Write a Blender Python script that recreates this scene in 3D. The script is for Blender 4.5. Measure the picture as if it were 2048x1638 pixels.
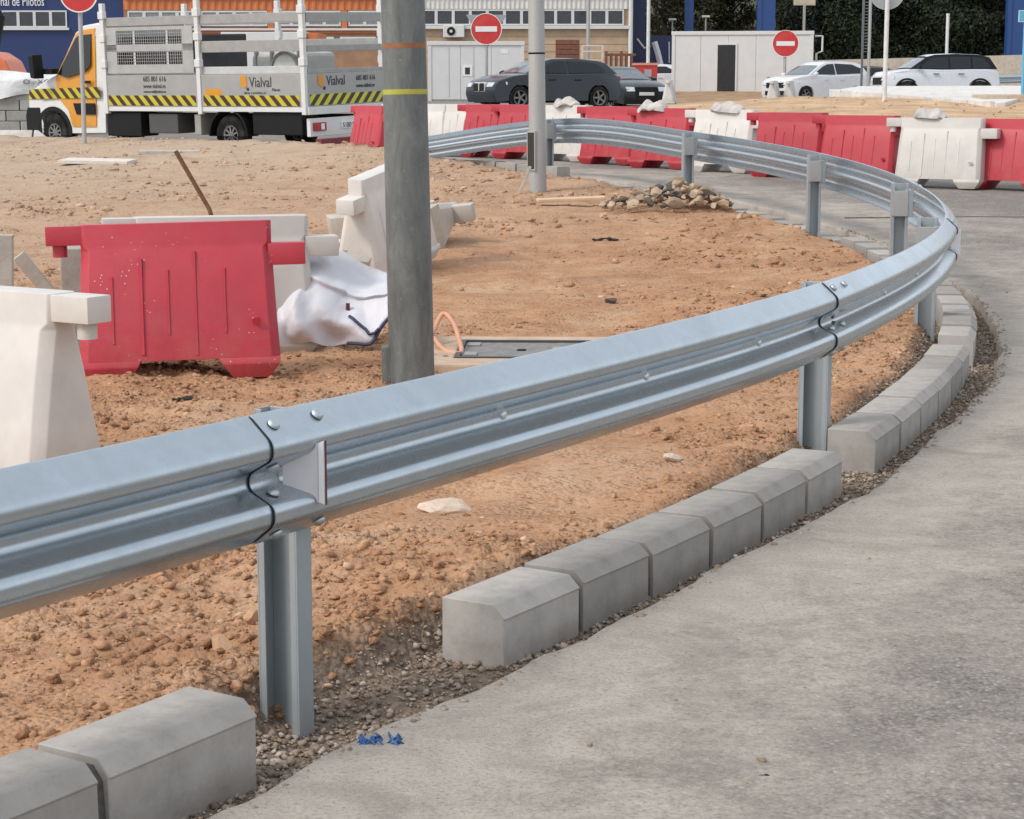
import bpy, bmesh, math, random
import numpy as np
from mathutils import Vector, Matrix, Euler
random.seed(7); np.random.seed(7)
R = math.radians
sc = bpy.context.scene
COL = sc.collection
for o in list(bpy.data.objects):
    bpy.data.objects.remove(o)

# ---------------------------------------------------------------- camera, sky, sun, exposure
cd = bpy.data.cameras.new('camera'); cam = bpy.data.objects.new('camera', cd); COL.objects.link(cam)
cam.location = (0, 0, 1.46)
cam.rotation_euler = (R(90 - 9.162), 0, 0)
cd.sensor_width = 36; cd.lens = 68.55; cd.clip_start = .05; cd.clip_end = 2000
sc.camera = cam

SUN_EL, SUN_AZ = R(44), R(238)         # sun behind the camera's left shoulder (azimuth clockwise from +Y)
world = bpy.data.worlds.new('World'); sc.world = world; world.use_nodes = True
wn = world.node_tree.nodes; wl = world.node_tree.links
wn.clear()
sky = wn.new('ShaderNodeTexSky'); sky.sky_type = 'NISHITA'; sky.sun_disc = False
sky.sun_elevation = SUN_EL; sky.sun_rotation = SUN_AZ
sky.air_density = 1.0; sky.dust_density = 2.0; sky.ozone_density = 1.0
hsv = wn.new('ShaderNodeHueSaturation'); hsv.inputs['Saturation'].default_value = .30; hsv.inputs['Value'].default_value = 1.0
bgn = wn.new('ShaderNodeBackground'); bgn.inputs['Strength'].default_value = .115
wo = wn.new('ShaderNodeOutputWorld')
cloud = wn.new('ShaderNodeMix'); cloud.data_type = 'RGBA'; cloud.inputs[0].default_value = .55
cloud.inputs[7].default_value = (5.6, 6.1, 6.7, 1)          # even, thin cloud layer over the blue
wl.new(sky.outputs[0], hsv.inputs['Color']); wl.new(hsv.outputs[0], cloud.inputs[6]); wl.new(cloud.outputs[2], bgn.inputs['Color']); wl.new(bgn.outputs[0], wo.inputs['Surface'])

sd = bpy.data.lights.new('sun', 'SUN'); sun = bpy.data.objects.new('sun', sd); COL.objects.link(sun)
sd.energy = 1.15; sd.angle = R(15); sd.color = (1.0, .95, .88)
sdir = Vector((math.sin(SUN_AZ) * math.cos(SUN_EL), math.cos(SUN_AZ) * math.cos(SUN_EL), math.sin(SUN_EL)))
sun.rotation_euler = (-sdir).to_track_quat('-Z', 'Y').to_euler()
sun.location = (-10, -10, 20)
sc.view_settings.view_transform = 'Standard'; sc.view_settings.look = 'None'
sc.view_settings.gamma = 1; sc.view_settings.use_curve_mapping = False
sc.view_settings.exposure = .80
sc.cycles.max_bounces = 6; sc.cycles.diffuse_bounces = 3; sc.cycles.glossy_bounces = 3

# ---------------------------------------------------------------- materials
def nt(name):
    m = bpy.data.materials.new(name); m.use_nodes = True
    n = m.node_tree.nodes; l = m.node_tree.links
    return m, n, l, n['Principled BSDF']
def noise(n, l, scale, detail=4, rough=.6, vec=None, dist=0):
    t = n.new('ShaderNodeTexNoise'); t.inputs['Scale'].default_value = scale
    t.inputs['Detail'].default_value = detail; t.inputs['Roughness'].default_value = rough
    t.inputs['Distortion'].default_value = dist
    if vec is not None: l.new(vec, t.inputs['Vector'])
    return t.outputs['Fac']
def ramp(n, l, fac, stops):
    r = n.new('ShaderNodeValToRGB'); e = r.color_ramp.elements
    while len(e) < len(stops): e.new(.5)
    for k, (p, c) in enumerate(stops):
        e[k].position = p
        e[k].color = (c[0], c[1], c[2], 1) if not isinstance(c, (int, float)) else (c, c, c, 1)
    l.new(fac, r.inputs[0]); return r.outputs[0]
def mix(n, l, fac, a, b, mode='MIX'):
    x = n.new('ShaderNodeMix'); x.data_type = 'RGBA'; x.blend_type = mode
    for sock, v in ((x.inputs[0], fac), (x.inputs[6], a), (x.inputs[7], b)):
        if hasattr(v, 'is_output'): l.new(v, sock)
        elif isinstance(v, (int, float)): sock.default_value = v if sock == x.inputs[0] else (v, v, v, 1)
        else: sock.default_value = (v[0], v[1], v[2], 1)
    return x.outputs[2]
def bump(n, l, b, h, strength, dist):
    x = n.new('ShaderNodeBump'); x.inputs['Strength'].default_value = strength; x.inputs['Distance'].default_value = dist
    l.new(h, x.inputs['Height']); l.new(x.outputs[0], b.inputs['Normal']); return x
def objco(n):
    return n.new('ShaderNodeTexCoord').outputs['Object']
MATS = {}
def M(name, col, rough=.6, metal=0, var=.12, scale=6, bmp=0, bscale=40, bdist=.01, spec=.5, dust=0, dustcol=(.42, .34, .26), coat=0, rnd=0):
    """plain painted / plastic / metal surface with mottling, optional bump and dust"""
    if name in MATS: return MATS[name]
    m, n, l, b = nt(name); oc = objco(n)
    f = noise(n, l, scale, 5, .65, oc)
    lo = [c * (1 - var) for c in col]; hi = [min(1, c * (1 + var)) for c in col]
    c = ramp(n, l, f, [(.3, lo), (.7, hi)])
    if rnd:
        oi = n.new('ShaderNodeObjectInfo')
        v = ramp(n, l, oi.outputs['Random'], [(0, 1 - rnd), (1, 1 + rnd * .4)])
        c = mix(n, l, 1.0, c, v, 'MULTIPLY')
    if dust:
        df = noise(n, l, 3.1, 6, .7, oc); dm = ramp(n, l, df, [(.45, 0), (.75, dust)])
        c = mix(n, l, dm, c, dustcol)
    l.new(c, b.inputs['Base Color'])
    b.inputs['Metallic'].default_value = metal; b.inputs['Specular IOR Level'].default_value = spec
    b.inputs['Coat Weight'].default_value = coat; b.inputs['Coat Roughness'].default_value = .16
    rr = ramp(n, l, f, [(.25, max(0, rough - .08)), (.75, min(1, rough + .08))])
    l.new(rr, b.inputs['Roughness'])
    if bmp: bump(n, l, b, noise(n, l, bscale, 4, .6, oc), bmp, bdist)
    MATS[name] = m; return m

def soil_mat(name='soil', clod=False):
    m, n, l, b = nt(name); oc = objco(n)
    big = noise(n, l, .35, 4, .6, oc); mid = noise(n, l, 2.2, 6, .65, oc, .4); fine = noise(n, l, 26, 4, .6, oc)
    c1 = ramp(n, l, mid, [(.28, (.315, .167, .092)), (.5, (.42, .236, .135)), (.72, (.50, .312, .192))])
    pale = (.46, .345, .25)
    sep = n.new('ShaderNodeSeparateXYZ'); l.new(oc, sep.inputs[0])
    def mth(op, a, k, c=None):
        x = n.new('ShaderNodeMath'); x.operation = op
        for q, v in zip(x.inputs, (a, k, c)):
            if v is None: continue
            if hasattr(v, 'is_output'): l.new(v, q)
            else: q.default_value = v
        return x.outputs[0]
    # the dug-over soil near the rail is redder; the trodden ground farther back is pale and dusty
    mb = mth('MULTIPLY_ADD', big, 9, mth('MULTIPLY_ADD', sep.outputs['X'], -1.6, sep.outputs['Y']))
    mr = n.new('ShaderNodeMapRange'); l.new(mb, mr.inputs[0]); mr.inputs[1].default_value = 20; mr.inputs[2].default_value = 40
    c2 = mix(n, l, mr.outputs[0], c1, pale)
    dp = ramp(n, l, noise(n, l, 1.1, 5, .6, oc, .6), [(.52, 0), (.72, .45)])
    c2 = mix(n, l, dp, c2, (.50, .36, .255))
    dk = ramp(n, l, noise(n, l, .8, 6, .7, oc, 1.0), [(.55, 0), (.75, .6)])
    c2 = mix(n, l, dk, c2, (.27, .15, .088))
    vo = n.new('ShaderNodeTexVoronoi'); vo.inputs['Scale'].default_value = 48; l.new(oc, vo.inputs['Vector'])
    wob = n.new('ShaderNodeMix'); wob.data_type = 'VECTOR'
    patch = ramp(n, l, noise(n, l, 2.6, 4, .6, oc, .5), [(.42, .12), (.58, 1)])
    sp = ramp(n, l, fine, [(.30, (.52, .44, .39)), (.46, (1, 1, 1)), (.8, (1.04, 1.04, 1.04))])  # crevice shade put into the colour: hollows of the fine noise darkened
    c3 = mix(n, l, .85, c2, sp, 'MULTIPLY')
    if clod:
        g = n.new('ShaderNodeNewGeometry'); c3 = mix(n, l, 1.0, c3, ramp(n, l, g.outputs['Random Per Island'], [(0, (.78, .74, .70)), (.5, (1, 1, 1)), (1, (1.12, 1.13, 1.16))]), 'MULTIPLY')
    else:
        at = n.new('ShaderNodeAttribute'); at.attribute_name = 'gutter'
        gv = ramp(n, l, fine, [(.3, (.13, .095, .07)), (.6, (.25, .19, .145)), (.8, (.34, .27, .21))])
        c3 = mix(n, l, at.outputs['Fac'], c3, gv)      # crushed-stone bedding in the strip by the road
    l.new(c3, b.inputs['Base Color']); b.inputs['Roughness'].default_value = .95; b.inputs['Specular IOR Level'].default_value = .12
    crumbs = mth('MULTIPLY', mth('SUBTRACT', .7, vo.outputs['Distance']), patch)
    h = mth('ADD', mth('MULTIPLY', crumbs, 1.0), mth('MULTIPLY_ADD', fine, .9, mth('MULTIPLY', noise(n, l, 90, 2, .5, oc), .25)))
    bump(n, l, b, h, 1.0, .015)
    return m
def island_stone_mat(name, cols, rough=.9, nscale=30):
    m, n, l, b = nt(name); oc = objco(n)
    g = n.new('ShaderNodeNewGeometry')
    c = ramp(n, l, g.outputs['Random Per Island'], [(k / (len(cols) - 1), cc) for k, cc in enumerate(cols)])
    f = ramp(n, l, noise(n, l, nscale, 5, .7, oc), [(.3, .72), (.7, 1.12)])
    l.new(mix(n, l, 1.0, c, f, 'MULTIPLY'), b.inputs['Base Color'])
    b.inputs['Roughness'].default_value = rough; b.inputs['Specular IOR Level'].default_value = .2
    bump(n, l, b, noise(n, l, nscale * 3, 4, .7, oc), .5, .006)
    return m
def road_mat():
    m, n, l, b = nt('road_surface'); oc = objco(n)
    at = n.new('ShaderNodeAttribute'); at.attribute_name = 'edge'
    big = noise(n, l, .45, 5, .6, oc, .5); mid = noise(n, l, 3.0, 8, .75, oc, .3); agg = noise(n, l, 85, 4, .75, oc); pit = noise(n, l, 24, 6, .8, oc)
    vo = n.new('ShaderNodeTexVoronoi'); vo.inputs['Scale'].default_value = 85; l.new(oc, vo.inputs['Vector'])
    stone = ramp(n, l, vo.outputs['Color'], [(0, (.12, .107, .098)), (.45, (.225, .203, .184)), (.86, (.33, .302, .275)), (.95, (.52, .485, .445))])
    gaps = ramp(n, l, vo.outputs['Distance'], [(.25, 1.0), (.62, .5)])
    bare = mix(n, l, 1.0, stone, gaps, 'MULTIPLY')
    film = ramp(n, l, mid, [(.25, (.33, .288, .247)), (.5, (.425, .373, .32)), (.75, (.505, .448, .385))])
    film = mix(n, l, .75, film, ramp(n, l, agg, [(.32, .45), (.47, .97), (.62, 1.05), (.75, 1.3)]), 'MULTIPLY')
    def madd(a, k, c):
        x = n.new('ShaderNodeMath'); x.operation = 'MULTIPLY_ADD'; l.new(a, x.inputs[0]); x.inputs[1].default_value = k; l.new(c, x.inputs[2]); return x.outputs[0]
    # dust film over the aggregate: thick along the kerb, worn through where wheels run
    s3 = madd(pit, 1.1, madd(mid, 1.0, madd(big, 1.6, at.outputs['Fac'])))
    mr = n.new('ShaderNodeMapRange'); l.new(s3, mr.inputs[0]); mr.inputs[1].default_value = 1.92; mr.inputs[2].default_value = 2.6; mr.inputs[3].default_value = .18; mr.inputs[4].default_value = .97
    c = mix(n, l, mr.outputs[0], bare, film)
    st = ramp(n, l, noise(n, l, 1.6, 8, .75, oc, 1.5), [(.50, 0), (.68, .5)])
    c = mix(n, l, st, c, (.20, .178, .156))
    pits = ramp(n, l, pit, [(.28, .35), (.37, 1.0)])
    c = mix(n, l, .8, c, pits, 'MULTIPLY')
    l.new(c, b.inputs['Base Color']); b.inputs['Roughness'].default_value = .9; b.inputs['Specular IOR Level'].default_value = .2
    bump(n, l, b, madd(agg, .7, pit), .7, .012)
    return m
def galv_mat(name='galvanised_steel', base=(.475, .525, .565), rough=.25, metal=.9):
    m, n, l, b = nt(name); oc = objco(n)
    mp = n.new('ShaderNodeMapping'); mp.inputs['Scale'].default_value = (1, 1, .35); l.new(oc, mp.inputs[0])
    vo = n.new('ShaderNodeTexVoronoi'); vo.inputs['Scale'].default_value = 42; l.new(oc, vo.inputs['Vector'])
    sp = ramp(n, l, vo.outputs['Color'], [(0, .965), (1, 1.02)])
    f = noise(n, l, 3.5, 7, .7, mp.outputs[0], .6)
    st = ramp(n, l, f, [(.28, [c * .90 for c in base]), (.5, base), (.8, [min(1, c * 1.05) for c in base])])
    l.new(mix(n, l, 1.0, st, sp, 'MULTIPLY'), b.inputs['Base Color'])
    b.inputs['Metallic'].default_value = metal
    l.new(ramp(n, l, f, [(.3, rough + .07), (.7, rough - .02)]), b.inputs['Roughness'])
    bump(n, l, b, noise(n, l, 9, 2, .5, oc), .05, .004)
    return m
def concrete_mat(name, col, rnd=.12, pits=True):
    m, n, l, b = nt(name); oc = objco(n)
    f = noise(n, l, 7, 7, .7, oc); g = noise(n, l, 90, 3, .6, oc)
    c = ramp(n, l, f, [(.28, [x * .74 for x in col]), (.5, col), (.75, [min(1, x * 1.16) for x in col])])
    oi = n.new('ShaderNodeObjectInfo'); rv = ramp(n, l, oi.outputs['Random'], [(0, 1 - rnd), (1, 1 + rnd)])
    c = mix(n, l, 1.0, c, rv, 'MULTIPLY')
    c = mix(n, l, .7, c, ramp(n, l, g, [(.24, .72), (.38, 1.0), (.8, 1.04)]), 'MULTIPLY')
    st = ramp(n, l, noise(n, l, 2.3, 5, .6, oc, .8), [(.50, 0), (.70, .55)])
    c = mix(n, l, st, c, (col[0] * .74, col[1] * .64, col[2] * .53))
    l.new(c, b.inputs['Base Color']); b.inputs['Roughness'].default_value = .88; b.inputs['Specular IOR Level'].default_value = .25
    if pits: bump(n, l, b, g, .22, .003)
    return m
def plastic_mat(name, col, speck=0, rough=.42, dirt=.35):
    m, n, l, b = nt(name); oc = objco(n)
    f = noise(n, l, 4, 5, .6, oc)
    c = ramp(n, l, f, [(.3, [x * .88 for x in col]), (.7, [min(1, x * 1.06) for x in col])])
    if speck:
        vo = n.new('ShaderNodeTexVoronoi'); vo.inputs['Scale'].default_value = 34; l.new(oc, vo.inputs['Vector'])
        s = ramp(n, l, vo.outputs['Distance'], [(.06, speck), (.14, 0)])
        msk = ramp(n, l, noise(n, l, 5, 3, .6, oc), [(.52, 0), (.62, 1)])
        c = mix(n, l, mix(n, l, 1.0, s, msk, 'MULTIPLY'), c, (.75, .55, .52))
    mp = n.new('ShaderNodeMapping'); mp.inputs['Scale'].default_value = (1, 1, 5); mp.inputs['Rotation'].default_value = (0, .4, 0); l.new(oc, mp.inputs[0])
    sf = ramp(n, l, noise(n, l, 5, 8, .8, mp.outputs[0], .3), [(.60, 0), (.70, .5)])
    c = mix(n, l, sf, c, [x * .62 + .07 for x in col])
    sep = n.new('ShaderNodeSeparateXYZ'); l.new(oc, sep.inputs[0])
    a = n.new('ShaderNodeMapRange'); l.new(sep.outputs['Z'], a.inputs[0]); a.inputs[1].default_value = .02; a.inputs[2].default_value = .38; a.inputs[3].default_value = 1; a.inputs[4].default_value = .25
    dn = ramp(n, l, noise(n, l, 6, 7, .75, oc, .5), [(.42, 0), (.75, dirt)])
    dm = mix(n, l, 1.0, dn, a.outputs[0], 'MULTIPLY')
    c = mix(n, l, dm, c, (.36, .27, .19))     # splashed soil on the lower half
    oi = n.new('ShaderNodeObjectInfo'); c = mix(n, l, 1.0, c, ramp(n, l, oi.outputs['Random'], [(0, .88), (1, 1.04)]), 'MULTIPLY')
    l.new(c, b.inputs['Base Color']); b.inputs['Roughness'].default_value = rough
    l.new(ramp(n, l, f, [(.3, rough - .08), (.7, rough + .12)]), b.inputs['Roughness'])
    bump(n, l, b, noise(n, l, 14, 3, .5, oc), .08, .01)
    return m
def stripe_mat(name, ca, cb, k, slant=1.0, ax='X'):
    """slanted reflective tape"""
    m, n, l, b = nt(name); oc = objco(n); sep = n.new('ShaderNodeSeparateXYZ'); l.new(oc, sep.inputs[0])
    a = n.new('ShaderNodeMath'); a.operation = 'MULTIPLY_ADD'; l.new(sep.outputs['Z'], a.inputs[0]); a.inputs[1].default_value = slant; l.new(sep.outputs[ax], a.inputs[2])
    c = n.new('ShaderNodeMath'); c.operation = 'MULTIPLY'; l.new(a.outputs[0], c.inputs[0]); c.inputs[1].default_value = k
    d = n.new('ShaderNodeMath'); d.operation = 'FRACT'; l.new(c.outputs[0], d.inputs[0])
    e = n.new('ShaderNodeMath'); e.operation = 'GREATER_THAN'; l.new(d.outputs[0], e.inputs[0]); e.inputs[1].default_value = .5
    col = mix(n, l, e.outputs[0], ca, cb)
    col = mix(n, l, .6, col, ramp(n, l, noise(n, l, 9, 5, .7, oc), [(.3, .75), (.7, 1.05)]), 'MULTIPLY')
    l.new(col, b.inputs['Base Color']); b.inputs['Roughness'].default_value = .4
    return m

def leaf_mat(name, cols):
    m, n, l, b = nt(name)
    g = n.new('ShaderNodeNewGeometry')
    c = ramp(n, l, g.outputs['Random Per Island'], [(k / (len(cols) - 1), cc) for k, cc in enumerate(cols)])
    oi = n.new('ShaderNodeObjectInfo'); c = mix(n, l, 1.0, c, ramp(n, l, oi.outputs['Random'], [(0, .8), (1, 1.2)]), 'MULTIPLY')
    l.new(c, b.inputs['Base Color']); b.inputs['Roughness'].default_value = .7; b.inputs['Specular IOR Level'].default_value = .2
    return m

SOIL = soil_mat(); SOILC = soil_mat('soil_lump', True); ROAD = road_mat(); GALV = galv_mat()
GALV_DULL = galv_mat('galvanised_post', (.36, .395, .41), .5, .45)
GALV_OLD = galv_mat('weathered_pole_steel', (.15, .16, .158), .55, .3)
def pole_mat():
    m, n, l, b = nt('mottled_pole_steel'); oc = objco(n)
    mp = n.new('ShaderNodeMapping'); mp.inputs['Scale'].default_value = (1, 1, .3); l.new(oc, mp.inputs[0])
    a = noise(n, l, 9, 7, .75, mp.outputs[0], .5); c = ramp(n, l, a, [(.3, (.085, .092, .09)), (.52, (.15, .16, .155)), (.75, (.23, .24, .23))])
    sp = ramp(n, l, noise(n, l, 38, 4, .7, oc), [(.62, 0), (.72, .55)]); c = mix(n, l, sp, c, (.34, .34, .32))
    l.new(c, b.inputs['Base Color']); b.inputs['Metallic'].default_value = .25; b.inputs['Roughness'].default_value = .6; bump(n, l, b, a, .15, .01); return m
POLED = pole_mat()
GALV_LIGHT = galv_mat('pale_pole_steel', (.40, .40, .39), .5, .35)
KERB = concrete_mat('kerb_concrete', (.355, .326, .298), .17); KERBTOP = concrete_mat('kerb_concrete_pale', (.45, .435, .415), .06)
MORTAR = M('mortar', (.10, .09, .08), .95, var=.3, scale=40, bmp=.6)
CLOD = island_stone_mat('clod', [(.42, .225, .12), (.52, .295, .165), (.56, .33, .195), (.66, .47, .33)])
GRAVEL = island_stone_mat('gravel', [(.17, .125, .095), (.30, .23, .175), (.37, .295, .23), (.25, .18, .13), (.48, .41, .34), (.38, .31, .25)])
RUBBLE = concrete_mat('rubble_concrete', (.38, .285, .205), .3)
RUBBLED = M('rubble_dark', (.10, .085, .07), .95, var=.35, scale=20, bmp=.6, bscale=60)
REDP = plastic_mat('red_barrier_plastic', (.47, .034, .056), 1.0, .4, .3)
REDF = plastic_mat('red_barrier_plastic_clean', (.46, .028, .045), 0, .42, .3)
WHITEP = plastic_mat('white_barrier_plastic', (.63, .59, .545), 0, .45, .4)
WHITEG = plastic_mat('greyed_barrier_plastic', (.48, .44, .385), 0, .6, .55)
BLACK = M('black_rubber', (.009, .009, .0095), .8, var=.2, spec=.15)
BLACKP = M('black_plastic', (.011, .011, .012), .55, var=.15, spec=.22)
WHITE = M('white_paint', (.64, .635, .62), .4, var=.05, dust=.12)
GLASS = M('dark_glass', (.010, .012, .014), .08, var=.1, spec=.45)
GLASSL = M('pale_glass', (.12, .14, .15), .08, var=.2, spec=.8)
CHROME = M('bright_metal', (.62, .63, .64), .22, .95, var=.08)

# ---------------------------------------------------------------- mesh helpers
class MB:
    def __init__(s): s.v = []; s.f = []
    def add(s, verts, faces):
        o = len(s.v); s.v += [tuple(p) for p in verts]; s.f += [tuple(i + o for i in f) for f in faces]; return s
    def box(s, c, d, rot=None):
        x, y, z = (q / 2 for q in d); pts = []
        for sx in (-1, 1):
            for sy in (-1, 1):
                for sz in (-1, 1):
                    p = Vector((sx * x, sy * y, sz * z))
                    if rot is not None: p = rot @ p
                    pts.append((p.x + c[0], p.y + c[1], p.z + c[2]))
        return s.add(pts, [(0, 1, 3, 2), (4, 6, 7, 5), (0, 4, 5, 1), (2, 3, 7, 6), (0, 2, 6, 4), (1, 5, 7, 3)])
    def b6(s, x0, x1, y0, y1, z0, z1):
        return s.box(((x0 + x1) / 2, (y0 + y1) / 2, (z0 + z1) / 2), (abs(x1 - x0), abs(y1 - y0), abs(z1 - z0)))
    def loft(s, rings, caps=True, closed=True):
        n = len(rings[0]); v = [p for r in rings for p in r]; f = []
        for k in range(len(rings) - 1):
            for i in range(n if closed else n - 1):
                j = (i + 1) % n
                f.append((k * n + i, k * n + j, (k + 1) * n + j, (k + 1) * n + i))
        if caps: f.append(tuple(range(n - 1, -1, -1))); f.append(tuple((len(rings) - 1) * n + i for i in range(n)))
        return s.add(v, f)
    def tube(s, path, r, n=8, caps=True):
        path = [Vector(p) for p in path]; rs = r if isinstance(r, (list, tuple)) else [r] * len(path); rings = []
        for k, p in enumerate(path):
            t = (path[min(k + 1, len(path) - 1)] - path[max(k - 1, 0)]).normalized()
            a = t.cross(Vector((0, 0, 1)) if abs(t.z) < .9 else Vector((1, 0, 0))).normalized(); b = t.cross(a)
            rings.append([tuple(p + rs[k] * (math.cos(2 * math.pi * i / n) * a + math.sin(2 * math.pi * i / n) * b)) for i in range(n)])
        return s.loft(rings, caps)
    def ring(s, prof, fn, n=40):
        pts = [[fn(r * math.cos(2 * math.pi * i / n), r * math.sin(2 * math.pi * i / n), h) for r, h in prof] for i in range(n)]
        return s.loft(pts + [pts[0]], False)
    def prism(s, poly, fn, t0, t1, caps=True):
        return s.loft([[fn(a, b, t0) for a, b in poly], [fn(a, b, t1) for a, b in poly]], caps)
    def lathe(s, prof, fn, n=20):
        rings = [[fn(r * math.cos(2 * math.pi * i / n), r * math.sin(2 * math.pi * i / n), h) for i in range(n)] for r, h in prof]
        return s.loft(rings, True)
    def mesh(s, name, mats, smooth=None, bevel=0, seg=2, bang=30, off=(0, 0, 0), mi=None):
        me = bpy.data.meshes.new(name)
        v = s.v if off == (0, 0, 0) else [(p[0] - off[0], p[1] - off[1], p[2] - off[2]) for p in s.v]
        me.from_pydata(v, [], s.f)
        bm = bmesh.new(); bm.from_mesh(me)
        bmesh.ops.recalc_face_normals(bm, faces=bm.faces)
        if bevel:
            ed = [e for e in bm.edges if len(e.link_faces) == 2 and e.calc_face_angle(0) > R(bang)]
            bmesh.ops.bevel(bm, geom=ed, offset=bevel, segments=seg, affect='EDGES', profile=.6, clamp_overlap=True)
        bm.to_mesh(me); bm.free()
        for m in (mats if isinstance(mats, (list, tuple)) else [mats]): me.materials.append(m)
        if mi: me.polygons.foreach_set('material_index', mi)
        if smooth is not None:
            me.polygons.foreach_set('use_smooth', [True] * len(me.polygons)); me.set_sharp_from_angle(angle=R(smooth))
        me.update(); return me
    def build(s, name, mat, parent=None, **k):
        o = bpy.data.objects.new(name, s.mesh(name, mat, **k)); COL.objects.link(o); o.parent = parent; return o

def obj(name, me, parent=None, loc=(0, 0, 0), rot=(0, 0, 0)):
    o = bpy.data.objects.new(name, me); COL.objects.link(o); o.parent = parent; o.location = loc; o.rotation_euler = rot; return o
def tag(o, label, cat, group=None):
    o['label'] = label; o['category'] = cat
    if group: o['group'] = group
    return o
def thing(name, label, cat, loc=(0, 0, 0), rz=0, group=None, rot=None):
    o = bpy.data.objects.new(name, None); COL.objects.link(o); o.empty_display_size = .2
    o.location = loc; o.rotation_euler = rot if rot else (0, 0, rz)
    return tag(o, label, cat, group)
def struct(o, kind='structure'):
    o['kind'] = kind; return o
def copy_tree(o, parent=None):
    c = o.copy(); COL.objects.link(c); c.parent = parent
    for ch in o.children: copy_tree(ch, c)
    return c
def text(s, size, mat, parent, M4, name='lettering', ext=.002, align='LEFT', sx=1):
    cu = bpy.data.curves.new('txt', 'FONT'); cu.body = s; cu.size = size; cu.extrude = ext; cu.align_x = align; cu.resolution_u = 3
    t = bpy.data.objects.new('txt', cu); COL.objects.link(t)
    bpy.context.view_layer.update()
    me = bpy.data.meshes.new_from_object(t.evaluated_get(bpy.context.evaluated_depsgraph_get()))
    bpy.data.objects.remove(t); bpy.data.curves.remove(cu)
    me.transform(M4 @ Matrix.Diagonal((sx, 1, 1, 1))); me.materials.clear(); me.materials.append(mat)
    return struct(obj(name, me, parent), 'stuff')

# noise on arrays
def _h(ix, iy, seed):
    h = (ix.astype(np.int64) * 374761393 + iy.astype(np.int64) * 668265263 + seed * 144269504) & 0xffffffff
    h = ((h ^ (h >> 13)) * 1274126177) & 0xffffffff
    return ((h ^ (h >> 16)) & 0xffffff) / float(0xffffff)
def vn(x, y, seed=0):
    ix = np.floor(x); iy = np.floor(y); fx = x - ix; fy = y - iy
    fx = fx * fx * (3 - 2 * fx); fy = fy * fy * (3 - 2 * fy)
    a = _h(ix, iy, seed); b = _h(ix + 1, iy, seed); c = _h(ix, iy + 1, seed); d = _h(ix + 1, iy + 1, seed)
    return (a + (b - a) * fx) * (1 - fy) + (c + (d - c) * fx) * fy
def fbm(x, y, f, octv=3, seed=0, gain=.5):
    s = 0; a = 1; t = 0
    for k in range(octv):
        ca, sa = math.cos(.7 * k + .3), math.sin(.7 * k + .3)
        s = s + a * (vn((x * ca - y * sa) * f, (x * sa + y * ca) * f, seed + k) - .5); t += a; a *= gain; f *= 2.03
    return s / t
def sstep(a, b, x):
    t = np.clip((x - a) / (b - a), 0, 1); return t * t * (3 - 2 * t)

# ---------------------------------------------------------------- the line of the kerb and rail
def catmull(P, step=.04):
    P = [np.array(p, float) for p in P]; P = [2 * P[0] - P[1]] + P + [2 * P[-1] - P[-2]]
    out = []; knots = []
    for k in range(1, len(P) - 2):
        p0, p1, p2, p3 = P[k - 1:k + 3]
        t0 = 0; t1 = t0 + np.linalg.norm(p1 - p0) ** .5; t2 = t1 + np.linalg.norm(p2 - p1) ** .5; t3 = t2 + np.linalg.norm(p3 - p2) ** .5
        n = max(4, int(np.linalg.norm(p2 - p1) / step)); knots.append(len(out))
        for t in np.linspace(t1, t2, n, endpoint=False):
            a1 = (t1 - t) / (t1 - t0) * p0 + (t - t0) / (t1 - t0) * p1; a2 = (t2 - t) / (t2 - t1) * p1 + (t - t1) / (t2 - t1) * p2; a3 = (t3 - t) / (t3 - t2) * p2 + (t - t2) / (t3 - t2) * p3
            b1 = (t2 - t) / (t2 - t0) * a1 + (t - t0) / (t2 - t0) * a2; b2 = (t3 - t) / (t3 - t1) * a2 + (t - t1) / (t3 - t1) * a3
            out.append((t2 - t) / (t2 - t1) * b1 + (t - t1) / (t2 - t1) * b2)
    out.append(P[-2]); knots.append(len(out) - 1)
    return np.array(out), knots
class Path:
    def __init__(s, P, step=.04):
        s.p, kn = catmull(P, step); d = np.r_[0, np.cumsum(np.linalg.norm(np.diff(s.p[:, :2], axis=0), axis=1))]
        s.s = d; s.k = [d[i] for i in kn]; s.L = d[-1]
        t = np.gradient(s.p[:, :2], axis=0); t /= np.linalg.norm(t, axis=1)[:, None]
        s.t = t; s.n = np.c_[t[:, 1], -t[:, 0]]
    def at(s, a):
        c = lambda q: np.interp(a, s.s, q)
        p = [c(s.p[:, i]) for i in range(s.p.shape[1])]
        n = np.array([c(s.n[:, 0]), c(s.n[:, 1])]); n /= np.linalg.norm(n)
        return np.array(p), np.array([-n[1], n[0]]), n           # point, tangent, outward normal
    def near(s, x, y):
        return s.s[np.argmin((s.p[:, 0] - x) ** 2 + (s.p[:, 1] - y) ** 2)]
KP = Path([(-14, -12), (-6.2, -4.2), (-2.78, 1.2), (-.60, 4.55), (1.25, 7.84), (2.62, 11.85), (2.93, 14.6), (2.80, 18.0), (1.95, 21.5),
           (.95, 23.9), (.15, 25.3), (-1.2, 27.3), (-4.3, 31.4), (-9, 34.6), (-25, 40), (-70, 50)])
_gy = np.arange(-60, 420, .5)
_gz = np.interp(_gy, [-60, 11, 14.6, 18, 21.5, 25, 29, 36, 46, 56, 68, 83, 90, 100, 420], [0, 0, .09, .20, .34, .44, .50, .52, .80, 1.08, 1.10, 1.25, 1.5, 1.6, 2.5])
_gz = np.convolve(np.pad(_gz, 2, 'edge'), [.1, .2, .4, .2, .1], 'valid')
def G(y): return np.interp(y, _gy, _gz)
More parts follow.
